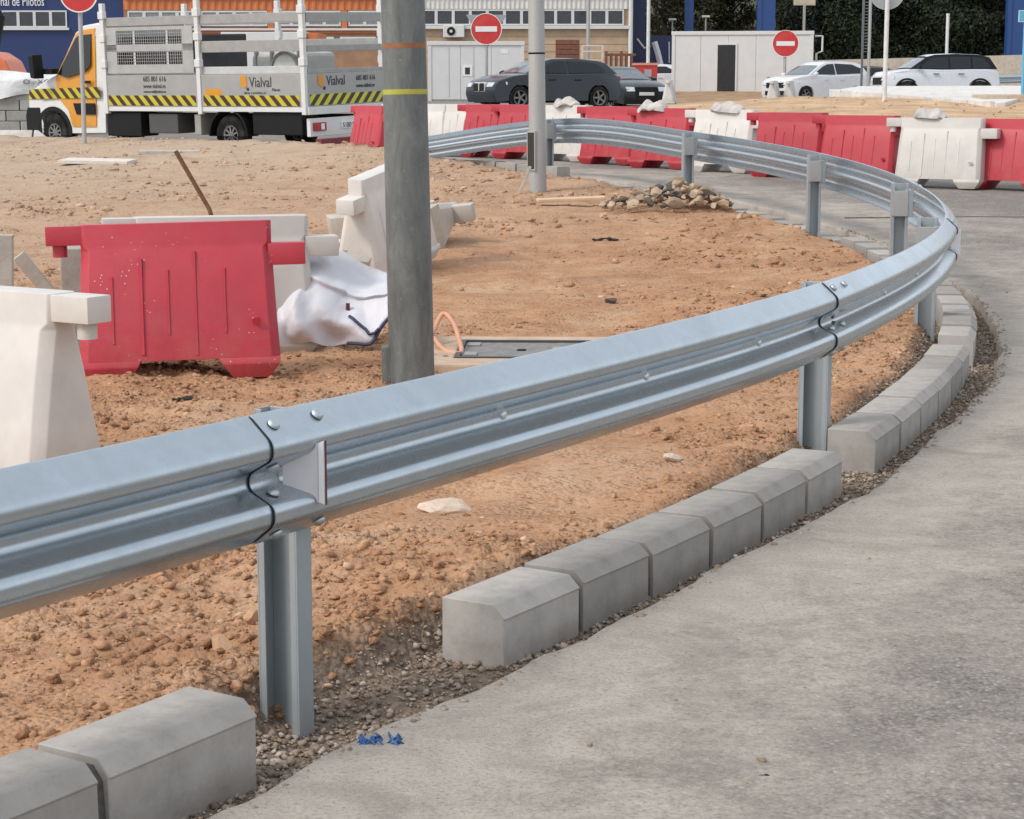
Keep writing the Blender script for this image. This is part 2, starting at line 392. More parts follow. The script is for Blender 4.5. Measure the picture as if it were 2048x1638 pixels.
def sdist(x, y):
    x = np.ravel(x); y = np.ravel(y); out = np.empty(len(x)); P = KP.p[::2, :2]; N = KP.n[::2]
    for a in range(0, len(x), 40000):
        q = np.c_[x[a:a + 40000], y[a:a + 40000]]
        d2 = (q ** 2).sum(1)[:, None] - 2 * q @ P.T + (P ** 2).sum(1)[None]
        i = d2.argmin(1); w = q - P[i]
        al = (w * N[i]).sum(1); ds = np.sqrt(np.maximum(d2[np.arange(len(q)), i], 0))
        out[a:a + 40000] = np.where(ds > 1.0, np.sign(al) * ds, al)
    return out
def ground_z(x, y, d=None):
    x = np.asarray(x, float); y = np.asarray(y, float)
    if d is None: d = sdist(x, y).reshape(x.shape)
    g = G(y)
    fade = np.clip((34 - y) / 14, .25, 1)
    rough = .075 * fbm(x, y, .55, 3, 3) + .05 * fbm(x * .35 + y * .12, y * 1.9, 1.0, 3, 15) + .05 * fbm(x, y, 2.3, 3, 11) * 1.2
    cl = fbm(x, y, 7, 2, 21); patch = np.clip(fbm(x, y, .9, 2, 51) * 3.0 + .42, .06, 1)
    rough = rough + patch * (.05 * np.abs(cl) * 2 + .034 * fbm(x, y, 17, 2, 31) + .012 * fbm(x, y, 40, 2, 41)) * fade
    dirt = g + .055 * np.exp(np.clip(d, -9, 0) / 1.2) + rough + .21 * sstep(24, 28, y) * np.exp(-np.clip(-d - .4, 0, 99) / 2.2) * sstep(.4, -1.2, x)
    trench = g - .072 - .06 * np.exp(-((x + .42) ** 2 + (y - 4.62) ** 2) / .10) + .018 * fbm(x, y, 6, 3, 61)
    w = sstep(-.01, -.17, d + .06 * fbm(x, y, 5, 2, 71) - .10 * np.exp(-((x + .42) ** 2 + (y - 4.62) ** 2) / .12) * -1)
    z = trench + (dirt - trench) * w
    return np.where(d > .45, g - .12, z)

# ================================================================ GROUND
def axis(core0, core1, step, lo, hi, growth):
    a = list(np.arange(core0, core1, step)); s = step; x = a[-1]
    while x < hi: s *= growth; x += s; a.append(x)
    s = step; x = a[0]
    while x > lo: s *= growth; x -= s; a.insert(0, x)
    return np.array(a)
gx = axis(-3.4, 3.2, .028, -320, 320, 1.035); gy = axis(3.2, 11.5, .03, -60, 400, 1.022)
GX, GY = np.meshgrid(gx, gy); GD = sdist(GX, GY).reshape(GX.shape); GZ = ground_z(GX, GY, GD)
def np_mesh(name, V, F, mats, smooth=True):
    me = bpy.data.meshes.new(name); F = np.asarray(F, np.int32); k = F.shape[1]
    me.vertices.add(len(V)); me.vertices.foreach_set('co', np.asarray(V, np.float32).ravel())
    me.loops.add(F.size); me.loops.foreach_set('vertex_index', F.ravel())
    me.polygons.add(len(F)); me.polygons.foreach_set('loop_start', np.arange(0, F.size, k, dtype=np.int32))
    if smooth: me.polygons.foreach_set('use_smooth', np.ones(len(F), bool))
    me.update(calc_edges=True)
    for m in (mats if isinstance(mats, (list, tuple)) else [mats]): me.materials.append(m)
    return me
def gridfaces(ny, nx):
    i = np.arange(ny * nx).reshape(ny, nx)
    return np.stack([i[:-1, :-1], i[:-1, 1:], i[1:, 1:], i[1:, :-1]], -1).reshape(-1, 4)
gme = np_mesh('ground', np.c_[GX.ravel(), GY.ravel(), GZ.ravel()], gridfaces(*GX.shape), SOIL)
gat = gme.attributes.new('gutter', 'FLOAT', 'POINT'); gat.data.foreach_set('value', sstep(-.17, -.07, GD + .07 * fbm(GX, GY, 5, 2, 71) + .10 * np.exp(-((GX + .42) ** 2 + (GY - 4.62) ** 2) / .12)).ravel().astype(np.float32))
struct(obj('ground', gme))

# road: runs round the outside of the kerb line, broken edge towards the gravel strip
def road_edge(s):
    s = np.asarray(s, float); z = s * 0
    return .345 + .10 * fbm(s, z, .9, 3, 5) + .05 * fbm(s, z, 6, 3, 9)
ss = np.unique(np.r_[np.arange(0, 14, .5), np.arange(14, 46, .06), np.arange(46, KP.L, .5)])
dl = np.r_[0, .004, .02, .06, np.geomspace(.12, 95, 60)]
V = []; ED = []
px = np.interp(ss, KP.s, KP.p[:, 0]); py = np.interp(ss, KP.s, KP.p[:, 1]); nx = np.interp(ss, KP.s, KP.n[:, 0]); ny = np.interp(ss, KP.s, KP.n[:, 1])
e = road_edge(ss)
for k, d in enumerate(dl):
    X = px + nx * (e + d); Y = py + ny * (e + d)
    Z = G(Y) + .02 * fbm(X, Y, .4, 2, 77) + (.004 * fbm(X, Y, 5, 3, 78) if d < 12 else 0)
    if k == 0: Z = G(Y) - .10
    if k == 1: Z = Z - .012
    V.append(np.c_[X, Y, Z]); ED.append(np.full(len(ss), math.exp(-d / 1.2) * 1.0 + .02))
V = np.stack(V, 1).reshape(-1, 3); ED = np.stack(ED, 1).ravel()
rme = np_mesh('road', V, gridfaces(len(ss), len(dl)), ROAD)
at = rme.attributes.new('edge', 'FLOAT', 'POINT'); at.data.foreach_set('value', ED.astype(np.float32))
road = struct(obj('road', rme))
# expansion joint / cut across the slab on the right
jm = MB()
for seg in ([(3.3, 19.4), (4.6, 19.5), (7.5, 19.35), (11, 19.2)],):
    for a, b in zip(seg[:-1], seg[1:]):
        za = G(a[1]) + .006; zb = G(b[1]) + .006
        jm.add([(a[0], a[1] - .02, za), (b[0], b[1] - .022, zb), (b[0], b[1] + .022, zb), (a[0], a[1] + .02, za), (a[0], a[1] - .02, za - .02), (b[0], b[1] - .022, zb - .02), (b[0], b[1] + .022, zb - .02), (a[0], a[1] + .02, za - .02)],
               [(0, 1, 2, 3), (4, 5, 1, 0), (7, 6, 2, 3), (0, 3, 7, 4), (1, 2, 6, 5)])
jm.build('slab_joint', M('joint_filler', (.12, .11, .10), .95, var=.4, scale=14, bmp=.5), road)

# scattered stones (uncountable): joined meshes made with numpy
_t = (1 + 5 ** .5) / 2
ICO = np.array([(-1, _t, 0), (1, _t, 0), (-1, -_t, 0), (1, -_t, 0), (0, -1, _t), (0, 1, _t), (0, -1, -_t), (0, 1, -_t), (_t, 0, -1), (_t, 0, 1), (-_t, 0, -1), (-_t, 0, 1)]) / 1.9
ICOF = np.array([(0, 11, 5), (0, 5, 1), (0, 1, 7), (0, 7, 10), (0, 10, 11), (1, 5, 9), (5, 11, 4), (11, 10, 2), (10, 7, 6), (7, 1, 8), (3, 9, 4), (3, 4, 2), (3, 2, 6), (3, 6, 8), (3, 8, 9), (4, 9, 5), (2, 4, 11), (6, 2, 10), (8, 6, 7), (9, 8, 1)])
def scatter(name, X, Y, Z, S, mat, flat=.65, smooth=False, lift=.12):
    n = len(X); rng = np.random.default_rng(len(X))
    base = ICO[None] * (1 + rng.uniform(-.45, .35, (n, 12, 1)))
    base = base * (rng.uniform(.65, 1.25, (n, 1, 3)) * np.array([1, 1, flat]))
    a = rng.uniform(0, 6.28, n); ca, sa = np.cos(a)[:, None], np.sin(a)[:, None]
    tl = rng.uniform(-.5, .5, n)[:, None]
    x = base[..., 0] * ca - base[..., 1] * sa; y = base[..., 0] * sa + base[..., 1] * ca; z = base[..., 2] + tl * x * .6
    P = np.stack([x * S[:, None] + X[:, None], y * S[:, None] + Y[:, None], z * S[:, None] + Z[:, None] + S[:, None] * lift], -1).reshape(-1, 3)
    F = (ICOF[None] + (np.arange(n) * 12)[:, None, None]).reshape(-1, 3)
    return struct(obj(name, np_mesh(name, P, F, mat, smooth)), 'stuff')
rng = np.random.default_rng(3)
def soil_spots(n, y0, y1, smin, smax, power, thr=None):
    Y = y0 + (y1 - y0) * rng.random(n * 3) ** power; X = rng.uniform(-1, 1, n * 3) * (.285 * Y + .7)
    d = sdist(X, Y); pk = (fbm(X, Y, .9, 2, 51) * 3.0 + .42) * .8 + .35 * np.exp(np.clip(d, -5, 0) / .3) + .08 > rng.random(n * 3)
    ok = (d < -.10) & pk; X, Y, d = X[ok][:n], Y[ok][:n], d[ok][:n]
    S = smin * (smax / smin) ** (rng.random(len(X)) ** 3.4)
    return X, Y, ground_z(X, Y, d), S
X, Y, Z, S = soil_spots(34000, 3.4, 13, .003, .026, 1.2); scatter('soil_clods', X, Y, Z, S, SOILC, lift=.05)
X, Y, Z, S = soil_spots(1500, 3.4, 14, .005, .026, 1.2); scatter('soil_stones', X, Y, Z, S, CLOD, lift=.0)
X, Y, Z, S = soil_spots(9000, 12, 33, .009, .055, 1.1); scatter('soil_clods', X, Y, Z, S, SOILC, .55, lift=.05)
X, Y, Z, S = soil_spots(700, 12, 30, .012, .06, 1.1); scatter('soil_stones', X, Y, Z, S, CLOD, .5, lift=.0)
# gravel in the strip between kerb and road, thick in the gaps between the kerb runs
n = 52000; s_ = rng.uniform(17.2, 36, n); d_ = rng.uniform(-.11, .47, n)
bx_ = np.interp(s_, KP.s, KP.p[:, 0]); by_ = np.interp(s_, KP.s, KP.p[:, 1]); qx = np.interp(s_, KP.s, KP.n[:, 0]); qy = np.interp(s_, KP.s, KP.n[:, 1])
e_ = road_edge(s_); keep = (d_ < e_ + .06) & ~((d_ > e_ - .01) & (rng.random(n) < .75)); X = bx_ + qx * d_; Y = by_ + qy * d_
S = .0030 * 4.6 ** (rng.random(n) ** 2.4); Z = np.where(d_ > e_, G(Y) - .002, ground_z(X, Y, np.minimum(d_, .44)) + .004)
scatter('gravel', X[keep], Y[keep], Z[keep], S[keep], GRAVEL, .7)
n = 620; Y = rng.uniform(3.2, 16, n); X = rng.uniform(-.6, .4, n) * Y; d_ = sdist(X, Y); k = (d_ > .5)
X, Y = X[k], Y[k]; S = .003 * 4.5 ** (rng.random(len(X)) ** 3); scatter('road_grit', X, Y, G(Y) + .001, S, GRAVEL, .6)

# ================================================================ KERBS
KW = .205; KH = .157; CH = .036
def stone_mesh(L, seed):
    rs = random.Random(seed); mb = MB()
    sec = [(0, -.12), (KW - .005, -.12), (KW - .005, KH - CH - .003), (KW, KH - CH), (KW - CH * 1.05, KH), (0, KH)]
    m = 3; rings = []
    for k in range(m + 1):
        x = -L / 2 + L * k / m; j = .0025
        rings.append([(x + (rs.uniform(-j, j) if k in (0, m) else 0), -(a + rs.uniform(-j, j) * .25), b + rs.uniform(-j, j) * .25) for a, b in sec])
    mb.loft(rings)
    nf = len(mb.f); 
    return mb.mesh('kerb_stone', [KERB], bevel=.0025, seg=1, bang=35)
SM = [stone_mesh(.462, k) for k in range(5)]; pass
def kerb_run(name, label, s0, n, step=.492, z=0, stones=None):
    p, t, nn = KP.at(s0); root = thing(name, label, 'kerb', (p[0], p[1], float(G(p[1])) - .085))
    for k in range(n):
        s = s0 + step * (k + .5); p, t, nn = KP.at(s); a = math.atan2(t[1], t[0])
        o = obj('kerb_stone', (stones or SM)[(k * 3 + n) % 5], root)
        o.location = (p[0] + nn[0] * .012 - root.location.x, p[1] + nn[1] * .012 - root.location.y, float(G(p[1])) - .055 - root.location.z + z + random.uniform(-.003, .003))
        o.rotation_euler = (random.uniform(-.008, .008), random.uniform(-.006, .006), a + random.uniform(-.006, .006))
        if k < n - 1:
            q, t2, n2 = KP.at(s0 + step * (k + 1)); mj = MB(); a2 = math.atan2(t2[1], t2[0])
            sec = [(.012, -.1), (KW - .012, -.1), (KW - .02, KH - CH - .012), (KW - CH * 1.15 - .008, KH - .02), (.02, KH - .02)]
            mj.prism(sec, lambda u, v, w: (w, -u, v), -.018, .018)
            jo = mj.build('mortar_joint', MORTAR, root)
            jo.location = (q[0] + n2[0] * .012 - root.location.x, q[1] + n2[1] * .012 - root.location.y, float(G(q[1])) - .055 - root.location.z + z)
            jo.rotation_euler = (0, 0, a2)
    return root
sA = KP.near(-.72, 4.28) ; sB = KP.near(-.20, 5.085) + .10; sB1 = KP.near(1.055, 7.56) - .06; sC = KP.near(1.28, 7.92)
SM2 = [stone_mesh((sB1 - sB) / 6 - .030, k + 9) for k in range(5)]; print('STEP', (sB1 - sB) / 6)
kerb_run('kerb', 'concrete kerb stones in the lower left corner, left of the nearest rail post', sA - .492 * 4, 4, z=.026)
kerb_run('kerb', 'row of bevelled concrete kerb stones beside the road in the middle foreground', sB, 6, (sB1 - sB) / 6, stones=SM2)
kerb_run('kerb', 'concrete kerb stones stepping away up the right side, beyond the second rail post', sC, 6, .495)
sD = sC + 6 * .495 + .34
kerb_run('kerb', 'grey kerb stones at the sharp end of the curve behind the third rail post', sD, 7, .495)
sE = sD + 7 * .495 + .3
kerb_run('kerb', 'far kerb stones seen from behind, under the far side of the rail', sE, 5, .5, -.045)
kerb_run('kerb', 'low kerb almost buried in soil behind the rubble heap', sE + 2.7, 15, .5, -.115)
kerb_run('kerb', 'low kerb at the edge of the pale soil behind the thin grey lamp post', sE + 10.3, 20, .5, .035)

# ================================================================ GUARDRAIL
RP = Path([(-6.2, -4.2, .72), (-2.78, 1.2, .72), (-.60, 4.55, .72), (1.25, 7.84, .72), (2.62, 11.85, .73), (2.99, 14.6, .815), (2.87, 18.0, .925), (2.02, 21.5, 1.06), (.55, 25.0, 1.165), (-1.2, 26.5, .905), (-1.75, 26.9, .80)])
def fillet(P, r, seg=4):
    out = [P[0]]
    for k in range(1, len(P) - 1):
        p = Vector(P[k]); a = Vector(P[k - 1]) - p; b = Vector(P[k + 1]) - p
        la = min(r, a.length * .45); lb = min(r, b.length * .45); A = p + a.normalized() * la; B = p + b.normalized() * lb
        for i in range(seg + 1):
            t = i / seg; q = (1 - t) ** 2 * A + 2 * t * (1 - t) * p + t * t * B; out.append((q.x, q.y))
    return out + [P[-1]]
WP = fillet([(.004, -.004), (.010, -.0), (.078, -.060), (.078, -.100), (.004, -.142), (.004, -.178), (.078, -.212), (.078, -.256), (.012, -.308), (.004, -.311)], .018)
WB = [(u - .0035, v) for u, v in WP]
grail = thing('guardrail', 'galvanised W-beam crash barrier curving round the soil on steel posts', 'guardrail', (-.6, 4.55, 0))
GO = tuple(grail.location)
def railpt(s, u, v, lift=0):
    p, t, n = RP.at(s); return (p[0] + n[0] * (u + lift), p[1] + n[1] * (u + lift), p[2] + v)
# beams lap over each other at the joints
J = RP.k
BOLT = MB().lathe([(.0001, .0085), (.007, .0078), (.012, .0055), (.0155, .002), (.0165, -.002)], lambda a, b, h: (a, b, h), 14).mesh('bolt', galv_mat('bolt_steel', (.50, .54, .56), .4, .9), smooth=50)
def place_bolt(s, u, v, nu, nv, parent, lift=.006, mesh=None, name='bolt'):
    p, t, n = RP.at(s); nrm = Vector((n[0] * nu, n[1] * nu, nv)).normalized()
    q = Vector(railpt(s, u, v)) + nrm * lift
    o = obj(name, mesh or BOLT, parent); o.location = q - Vector(GO); o.rotation_euler = nrm.to_track_quat('Z', 'Y').to_euler(); return o
SLOPES = [(.044, -.030, .66, .75), (.041, -.121, .49, -.87), (.041, -.195, .42, .91), (.045, -.282, .62, -.79)]
HOLE = MB().lathe([(.0001, .005), (.008, .005), (.0125, .002), (.013, -.002)], lambda a, b, h: (a * 1.25, b, h), 10).mesh('slot_bolt', M('slot_bolt_steel', (.72, .72, .70), .35, .7), smooth=50)
beams = []
for k in range(len(J) - 1):
    s0 = J[k] - .05 + (.0 if k == 0 else 0); s1 = J[k + 1] + (.27 if k < len(J) - 2 else 0)
    if k == len(J) - 2: s0 = J[k] + .28
    if k == len(J) - 3: s1 = J[k + 1] + .55
    N = max(10, int((s1 - s0) / .09)); fr = []; bk = []
    for i in range(N + 1):
        s = s0 + (s1 - s0) * i / N; lift = .0085 * max(0, 1 - (s - s0) / .9) + .0003
        fr.append([railpt(s, u, v, lift) for u, v in WP]); bk.append([railpt(s, u, v, lift) for u, v in WB])
    mb = MB(); rings = [a + b[::-1] for a, b in zip(fr, bk)]; mb.loft(rings)
    b = mb.build('beam', GALV, grail, smooth=35, off=GO); beams.append(b)
    if k >= 1:
        for ds in (.045, .215):
            for (u, v, nu, nv) in SLOPES:
                place_bolt(s0 + ds, u, v, nu, nv, b, .010)
    for fr_ in ((.28, .5, .74) if 1 <= k <= 3 else (.3, .62)):
        place_bolt(s0 + (s1 - s0) * fr_, .004, -.160, 1, 0, b, .002, HOLE, 'slot_bolt')
# posts: channel sections open against the traffic, with a spacer at the top
def channel(mb, w, dpt, th, z0, z1, lip=.018):
    # local x = along rail, y = inward
    for (x0, x1, y0, y1) in ((-dpt, 0, 0, th), (-dpt, 0, w - th, w), (-th, 0, th, w - th), (-dpt, -dpt + th, th, th + lip), (-dpt, -dpt + th, w - th - lip, w - th)):
        mb.b6(x0, x1, y0, y1, z0, z1)
PM = {}
for k in range(1, len(J) - 2):
    for (sp, full) in ((J[k] + (.20 if k <= 3 else .045), True),):
        p, t, n = RP.at(sp); a = math.atan2(t[1], t[0]); gz = float(G(p[1]))
        top = p[2] - (.022 if k <= 3 else .006); inn = .002 if k <= 3 else .035
        mb = MB(); channel(mb, .125, .06, .005, gz - .35, top)
        po = mb.build('post', GALV_DULL, grail, bevel=.0016, seg=2)
        # local frame: x along rail, y inward (= -outward = left of travel)
        po.location = (p[0] - n[0] * inn - GO[0], p[1] - n[1] * inn - GO[1], 0); po.rotation_euler = (0, 0, a)
        sp_ = MB(); sp_.b6(-.066, .006, -inn - .001, .024, p[2] - .255, p[2] - .055); spo = sp_.build('spacer', GALV_DULL, grail, bevel=.004)
        spo.location = po.location; spo.rotation_euler = po.rotation_euler
        if k >= 4:
            cp = MB(); cp.b6(-.0715, -.0615, .003, .121, p[2] - .25, p[2] - .06); cpo = cp.build('bracket', GALV_LIGHT, grail, bevel=.004); cpo.location = po.location; cpo.rotation_euler = po.rotation_euler
            for dz in (-.08, -.2):
                bo = obj('bolt', BOLT, po); bo.location = (-.03, -.004, p[2] + dz); bo.rotation_euler = (R(90), 0, 0)
# reflector at the first joint, standing across the valley of the beam
rs = J[2] + .085; p, t, n = RP.at(rs)
mb = MB(); tr = [(.020, -.116), (.020, -.198), (.100, -.236), (.100, -.078)]
mb.prism(tr, lambda u, v, w: railpt(rs + w + .75 * (u - .05), u, v), 0, .006)
rf = mb.build('reflector', M('reflector_back', (.60, .585, .60), .5, 0, var=.05), grail, off=GO, bevel=.0015)
mb = MB(); mb.prism([(.1005, -.236), (.1005, -.078), (.102, -.078), (.102, -.236)], lambda u, v, w: railpt(rs + w + .75 * (u - .05), u, v), .001, .006)
mb.build('reflector_edge', M('reflector_red', (.13, .03, .03), .3), rf, off=GO)
mb = MB(); mb.prism([(.091, -.228), (.091, -.086), (.0995, -.082), (.0995, -.233)], lambda u, v, w: railpt(rs + w + .75 * (u - .05), u, v), -.004, -.0005)
mb.build('reflector_face', M('reflector_white', (.75, .75, .74), .3, var=.03), rf, off=GO)
# torn reflector stub on the second joint
rs = J[3] + .1; mb = MB()
for (u0, u1, v0, v1, w) in ((.006, .022, -.15, -.13, 0), (.006, .028, -.185, -.172, .01), (.006, .016, -.17, -.15, .03)):
    mb.prism([(u0, v0), (u0, v1), (u1, v1 - .004), (u1, v0 + .006)], lambda u, v, q: railpt(rs + q + w, u, v), 0, .02)
mb.build('reflector_stub', M('stub_dark', (.05, .06, .06), .5), grail, off=GO)
# white-edged reflector seen from behind at the third joint
rs = J[4] + .08; mb = MB(); mb.prism(tr, lambda u, v, w: railpt(rs + w + .75 * (u - .05), u, v), 0, .006)
mb.build('reflector', MATS['reflector_white'], grail, off=GO)

# ================================================================ WATER-FILLED BARRIERS
def hw(z):   # half thickness of a barrier at height z
    return np.interp(z, [0, .10, .66, .695, .81], [.215, .205, .098, .075, .07])
def barrier_meshes():
    mb = MB()
    lv = [(.105, .515), (.30, .505), (.50, .497), (.675, .49), (.70, .49), (.81, .492)]
    rings = []
    for z, x in lv:
        w = hw(z); c = .045 if z < .69 else .02
        rings.append([(-x, -w + c, z), (-x + c, -w, z), (x - c, -w, z), (x, -w + c, z), (x, w - c, z), (x - c, w, z), (-x + c, w, z), (-x, w - c, z)])
    mb.loft(rings)
    for sx in (-1, 1):     # feet
        r = []
        for z, xa, xb, w in ((.108, .20, .515, .205), (.075, .215, .513, .212), (.0, .27, .455, .19)):
            a, b = (xa, xb) if sx > 0 else (-xb, -xa)
            r.append([(a, -w, z), (b, -w, z), (b, w, z), (a, w, z)])
        mb.loft(r)
    # coupling tabs: the left one at the top edge, the right one a step lower
    mb.b6(-.665, -.47, -.062, .062, .706, .806); mb.b6(.47, .665, -.075, .075, .575, .69)
    body = mb.mesh('body', REDP, bevel=.006, seg=2, bang=28, smooth=35)
    pin = MB().tube([(-.60, 0, .705), (-.60, 0, .645)], .038, 12).mesh('pin', REDP, smooth=40)
    ribs = []
    def rib(x, z0, z1, w, d, s):
        b = MB()
        b.loft([[(x - w, s * (hw(z) - .003), z), (x + w, s * (hw(z) - .003), z), (x + w * .5, s * (hw(z) + d), z), (x - w * .5, s * (hw(z) + d), z)] for z in (z0, z1)])
        return b.mesh('rib', REDP)
    for x, z0, z1, w, d in ((-.335, .20, .54, .010, .006), (-.185, .14, .63, .012, .010), (-.05, .24, .57, .010, .006), (.09, .13, .66, .010, .005), (.24, .24, .57, .010, .006)):
        ribs += [rib(x, z0, z1, w, d, -1), rib(-x, z0, z1, w, d, 1)]
    plug = MB().tube([(.40, -.185, .30), (.40, -.20, .295)], .022, 10).mesh('plug', REDP)
    return body, pin, ribs, plug
BBODY, BPIN, BRIBS, BPLUG = barrier_meshes()
def recol(me, mat):
    c = me.copy(); c.materials[0] = mat; return c
SETS = {'red': (BBODY, BPIN, BRIBS, BPLUG)}
for nm, mt in (('redf', REDF), ('white', WHITEP), ('grey', WHITEG)):
    SETS[nm] = (recol(BBODY, mt), recol(BPIN, mt), [recol(r, mt) for r in BRIBS], recol(BPLUG, mt))
def barrier(kind, label, loc, rz, rot=None, group=None):
    t = thing('traffic_barrier', label, 'barrier', loc, R(rz), group, rot)
    b, p, rr, pl = SETS[kind]
    obj('body', b, t); obj('coupling_pin', p, t)
    for r in rr: obj('rib', r, t)
    obj('drain_plug', pl, t)
    return t
gz = lambda x, y: float(ground_z(np.array([x]), np.array([y]))[0])
barrier('red', 'red plastic barrier flecked with white, standing on soil left of the dark post', (-1.735, 10.18, -.005), 7, rot=(R(-2), R(-1.2), R(7)))
barrier('white', 'cream plastic barrier cut off by the left edge, in front of the red one', (-2.07, 7.44, -.07), 148)
barrier('white', 'white plastic barrier standing close behind the flecked red one', (-1.66, 11.15, -.03), 14)
barrier('white', 'white barrier turned end-on, half hidden behind the dark post', (-.97, 15.3, .11), 60, rot=(R(-3), R(9), R(246)))
barrier('grey', 'dirty white barrier lying flat, its end showing right of the dark post', (-1.12, 16.9, .26), 0, rot=(R(-80), R(-6), R(-14)))
barrier('grey', 'dirty grey barrier tipped on its side behind the white ones', (-1.45, 13.6, .17), 0, rot=(R(-78), R(8), R(30)))
BRG = 'barriers lined up along the far road'
row = [  # pixel-free list: x, y, turn, colour, label
    (5.78, 22.75, -38, 'redf', 'red barrier at the right edge of the picture'),
    (5.03, 23.0, -30, 'white', 'cream barrier with a folded sack on top, second from the right edge'),
    (4.22, 23.75, -40, 'redf', 'red barrier left of the cream one with the folded sack'),
    (3.52, 24.7, -42, 'redf', 'red barrier right of the gap beside a white sandbagged one'),
    (2.82, 25.9, -45, 'white', 'white barrier with a sack draped over it, between two red pairs'),
    (2.10, 26.9, -46, 'redf', 'red barrier with a crumpled sack on its left shoulder'),
    (1.44, 28.0, -46, 'redf', 'red barrier just right of the white one beside the thin lamp post'),
    (.80, 29.0, -46, 'white', 'white barrier with a sack, just right of the thin lamp post'),
    (.20, 29.7, -44, 'redf', 'red barrier half hidden by the thin lamp post'),
    (-.32, 30.4, -42, 'redf', 'red barrier in front of the dark hatchback bonnet'),
    (-.86, 30.9, -38, 'white', 'white barrier left of the red pair below the hatchback bonnet'),
    (-1.45, 31.2, -25, 'white', 'white barrier mostly hidden by the dark post'),
    (-2.02, 28.6, -62, 'redf', 'red barrier behind the truck tail, left of the dark post')]
for x, y, a, kd, lab in row:
    barrier(kd, lab, (x, y, float(G(y)) + .005), a, group=BRG)
for x, y, a, lab in ((5.10, 64, 80, 'small white barrier end-on in front of the site cabin'), (8.75, 66, 75, 'left of two far white barriers below the cabin door'), (9.35, 66.5, 75, 'right of two far white barriers, beside the white car')):
    barrier('white', lab, (x, y, 1.12), a, group='far white barriers near the cabin')

# sandbags laid over the barriers
SACK = M('sack_cloth', (.46, .435, .40), .85, var=.25, scale=9, bmp=.5, bscale=25, bdist=.02)
def sack(label, loc, rz, L=.52, sag=.1, seed=0):
    t = thing('sandbag', label, 'sandbag', loc, R(rz), 'sandbags on the barriers'); nu, nv = 22, 16; V = []
    r_ = np.random.default_rng(seed); ph = r_.uniform(0, 6, 6)
    mb = MB(); rings = []
    for i in range(nu + 1):
        u = -1 + 2 * i / nu; e = (1 - abs(u) ** 3.2) ** .5 if abs(u) < 1 else .02; e = max(e, .06); ring = []
        for j in range(nv):
            a = 2 * math.pi * j / nv; w = .115 * e * (1 + .14 * math.sin(3 * a + ph[0] + 2 * u)) ; h = .058 * e * (1 + .2 * math.sin(2 * a + 5 * u + ph[1]))
            x = u * L / 2 + .02 * math.sin(4 * u + ph[2]); y = math.cos(a) * w; z = math.sin(a) * h + .05
            z += .02 * math.sin(7 * u + ph[3]) * (math.sin(a) > 0) - sag * abs(y / .115) ** 2 * .55 - sag * .55 * abs(u) ** 3
            ring.append((x, y, z))
        rings.append(ring)
    mb.loft(rings); b = mb.build('bag', SACK, t, smooth=55)
    m2 = MB(); m2.tube([(L / 2 - .03, -.03, -sag * .5 + .04), (L / 2 + .03, .0, -sag * .6 + .03), (L / 2 + .05, .03, -sag * .8)], [.02, .012, .018], 7); m2.build('tied_neck', SACK, t, smooth=50)
    return t
for lab, i, dx, a, L, sg, sd_ in (('pale folded sack on the cream barrier near the right edge', 1, -.12, -22, .42, .05, 1), ('plump sack sagging over the white barrier between red pairs', 4, .0, -44, .55, .12, 2),
                    ('crumpled white sack hanging over a red barrier in the far row', 5, -.18, -40, .5, .14, 3), ('sack on the white barrier right of the thin lamp post', 7, .0, -40, .46, .08, 4)):
    x, y, *_ = row[i]; sack(lab, (x + dx, y - dx * .8 - .02, float(G(y)) + .81), a, L, sg, sd_)

# ================================================================ LAMP POSTS, SIGNS
lp = thing('lamp_post', 'thick dark grey steel post standing on soil, with orange and yellow tape bands', 'lamp post', (-.515, 9.95, -.03), rot=(0, R(-.9), 0))
MB().tube([(0, 0, -.2), (0, 0, 1.2), (0, 0, 2.6), (0, 0, 5.0)], [.118, .113, .107, .095], 40).build('shaft', POLED, lp, smooth=40)
dm = MB(); dm.loft([[(-.126, -.05, z), (-.152, -.035, z), (-.152, .035, z), (-.126, .05, z), (-.08, .05, z), (-.08, -.05, z)] for z in (.03, .22)]); dm.build('access_door', POLED, lp, bevel=.006)
def band(parent, z, r, h, mat, name='tape_band', tilt=0):
    MB().tube([(0, 0, z - h / 2), (0, 0, z + h / 2)], r, 32, True).build(name, mat, parent, smooth=40).rotation_euler = (0, tilt, 0)
band(lp, 1.733, .1115, .025, M('orange_tape', (.26, .10, .045), .55, var=.25, scale=20)); band(lp, 1.506, .1125, .025, M('yellow_tape', (.40, .39, .05), .5, var=.15, scale=20))
tp = thing('lamp_post', 'slender pale grey lamp post beside the far rail, black band round it', 'lamp post', (.295, 22.4, .38), rot=(0, R(-.6), 0))
MB().tube([(0, 0, -.2), (0, 0, 1.2), (0, 0, 2.6), (0, 0, 5.5)], [.100, .094, .088, .075], 28).build('shaft', GALV_LIGHT, tp, smooth=40)
band(tp, 1.545, .0935, .02, BLACK, 'black_band')
ad = MB(); ad.b6(-.112, -.07, -.05, .05, .25, .66); ad.build('access_door', M('dark_hatch', (.03, .026, .022), .8), tp, bevel=.006, seg=1).rotation_euler = (0, 0, R(48))
ad.v = []; ad.f = []
for z0, z1, y0, y1 in ((.235, .25, -.06, .06), (.66, .675, -.06, .06), (.25, .66, -.06, -.05), (.25, .66, .05, .06)): ad.b6(-.114, -.07, y0, y1, z0, z1)
ad.build('door_frame', GALV_LIGHT, tp).rotation_euler = (0, 0, R(48))
SIGNRED = M('sign_red', (.52, .028, .026), .42, var=.1, dust=.12); SIGNWHITE = M('sign_white', (.74, .73, .71), .45, var=.05); SIGNBACK = M('sign_back', (.36, .37, .38), .45, .6, var=.1); POLEG = GALV_LIGHT
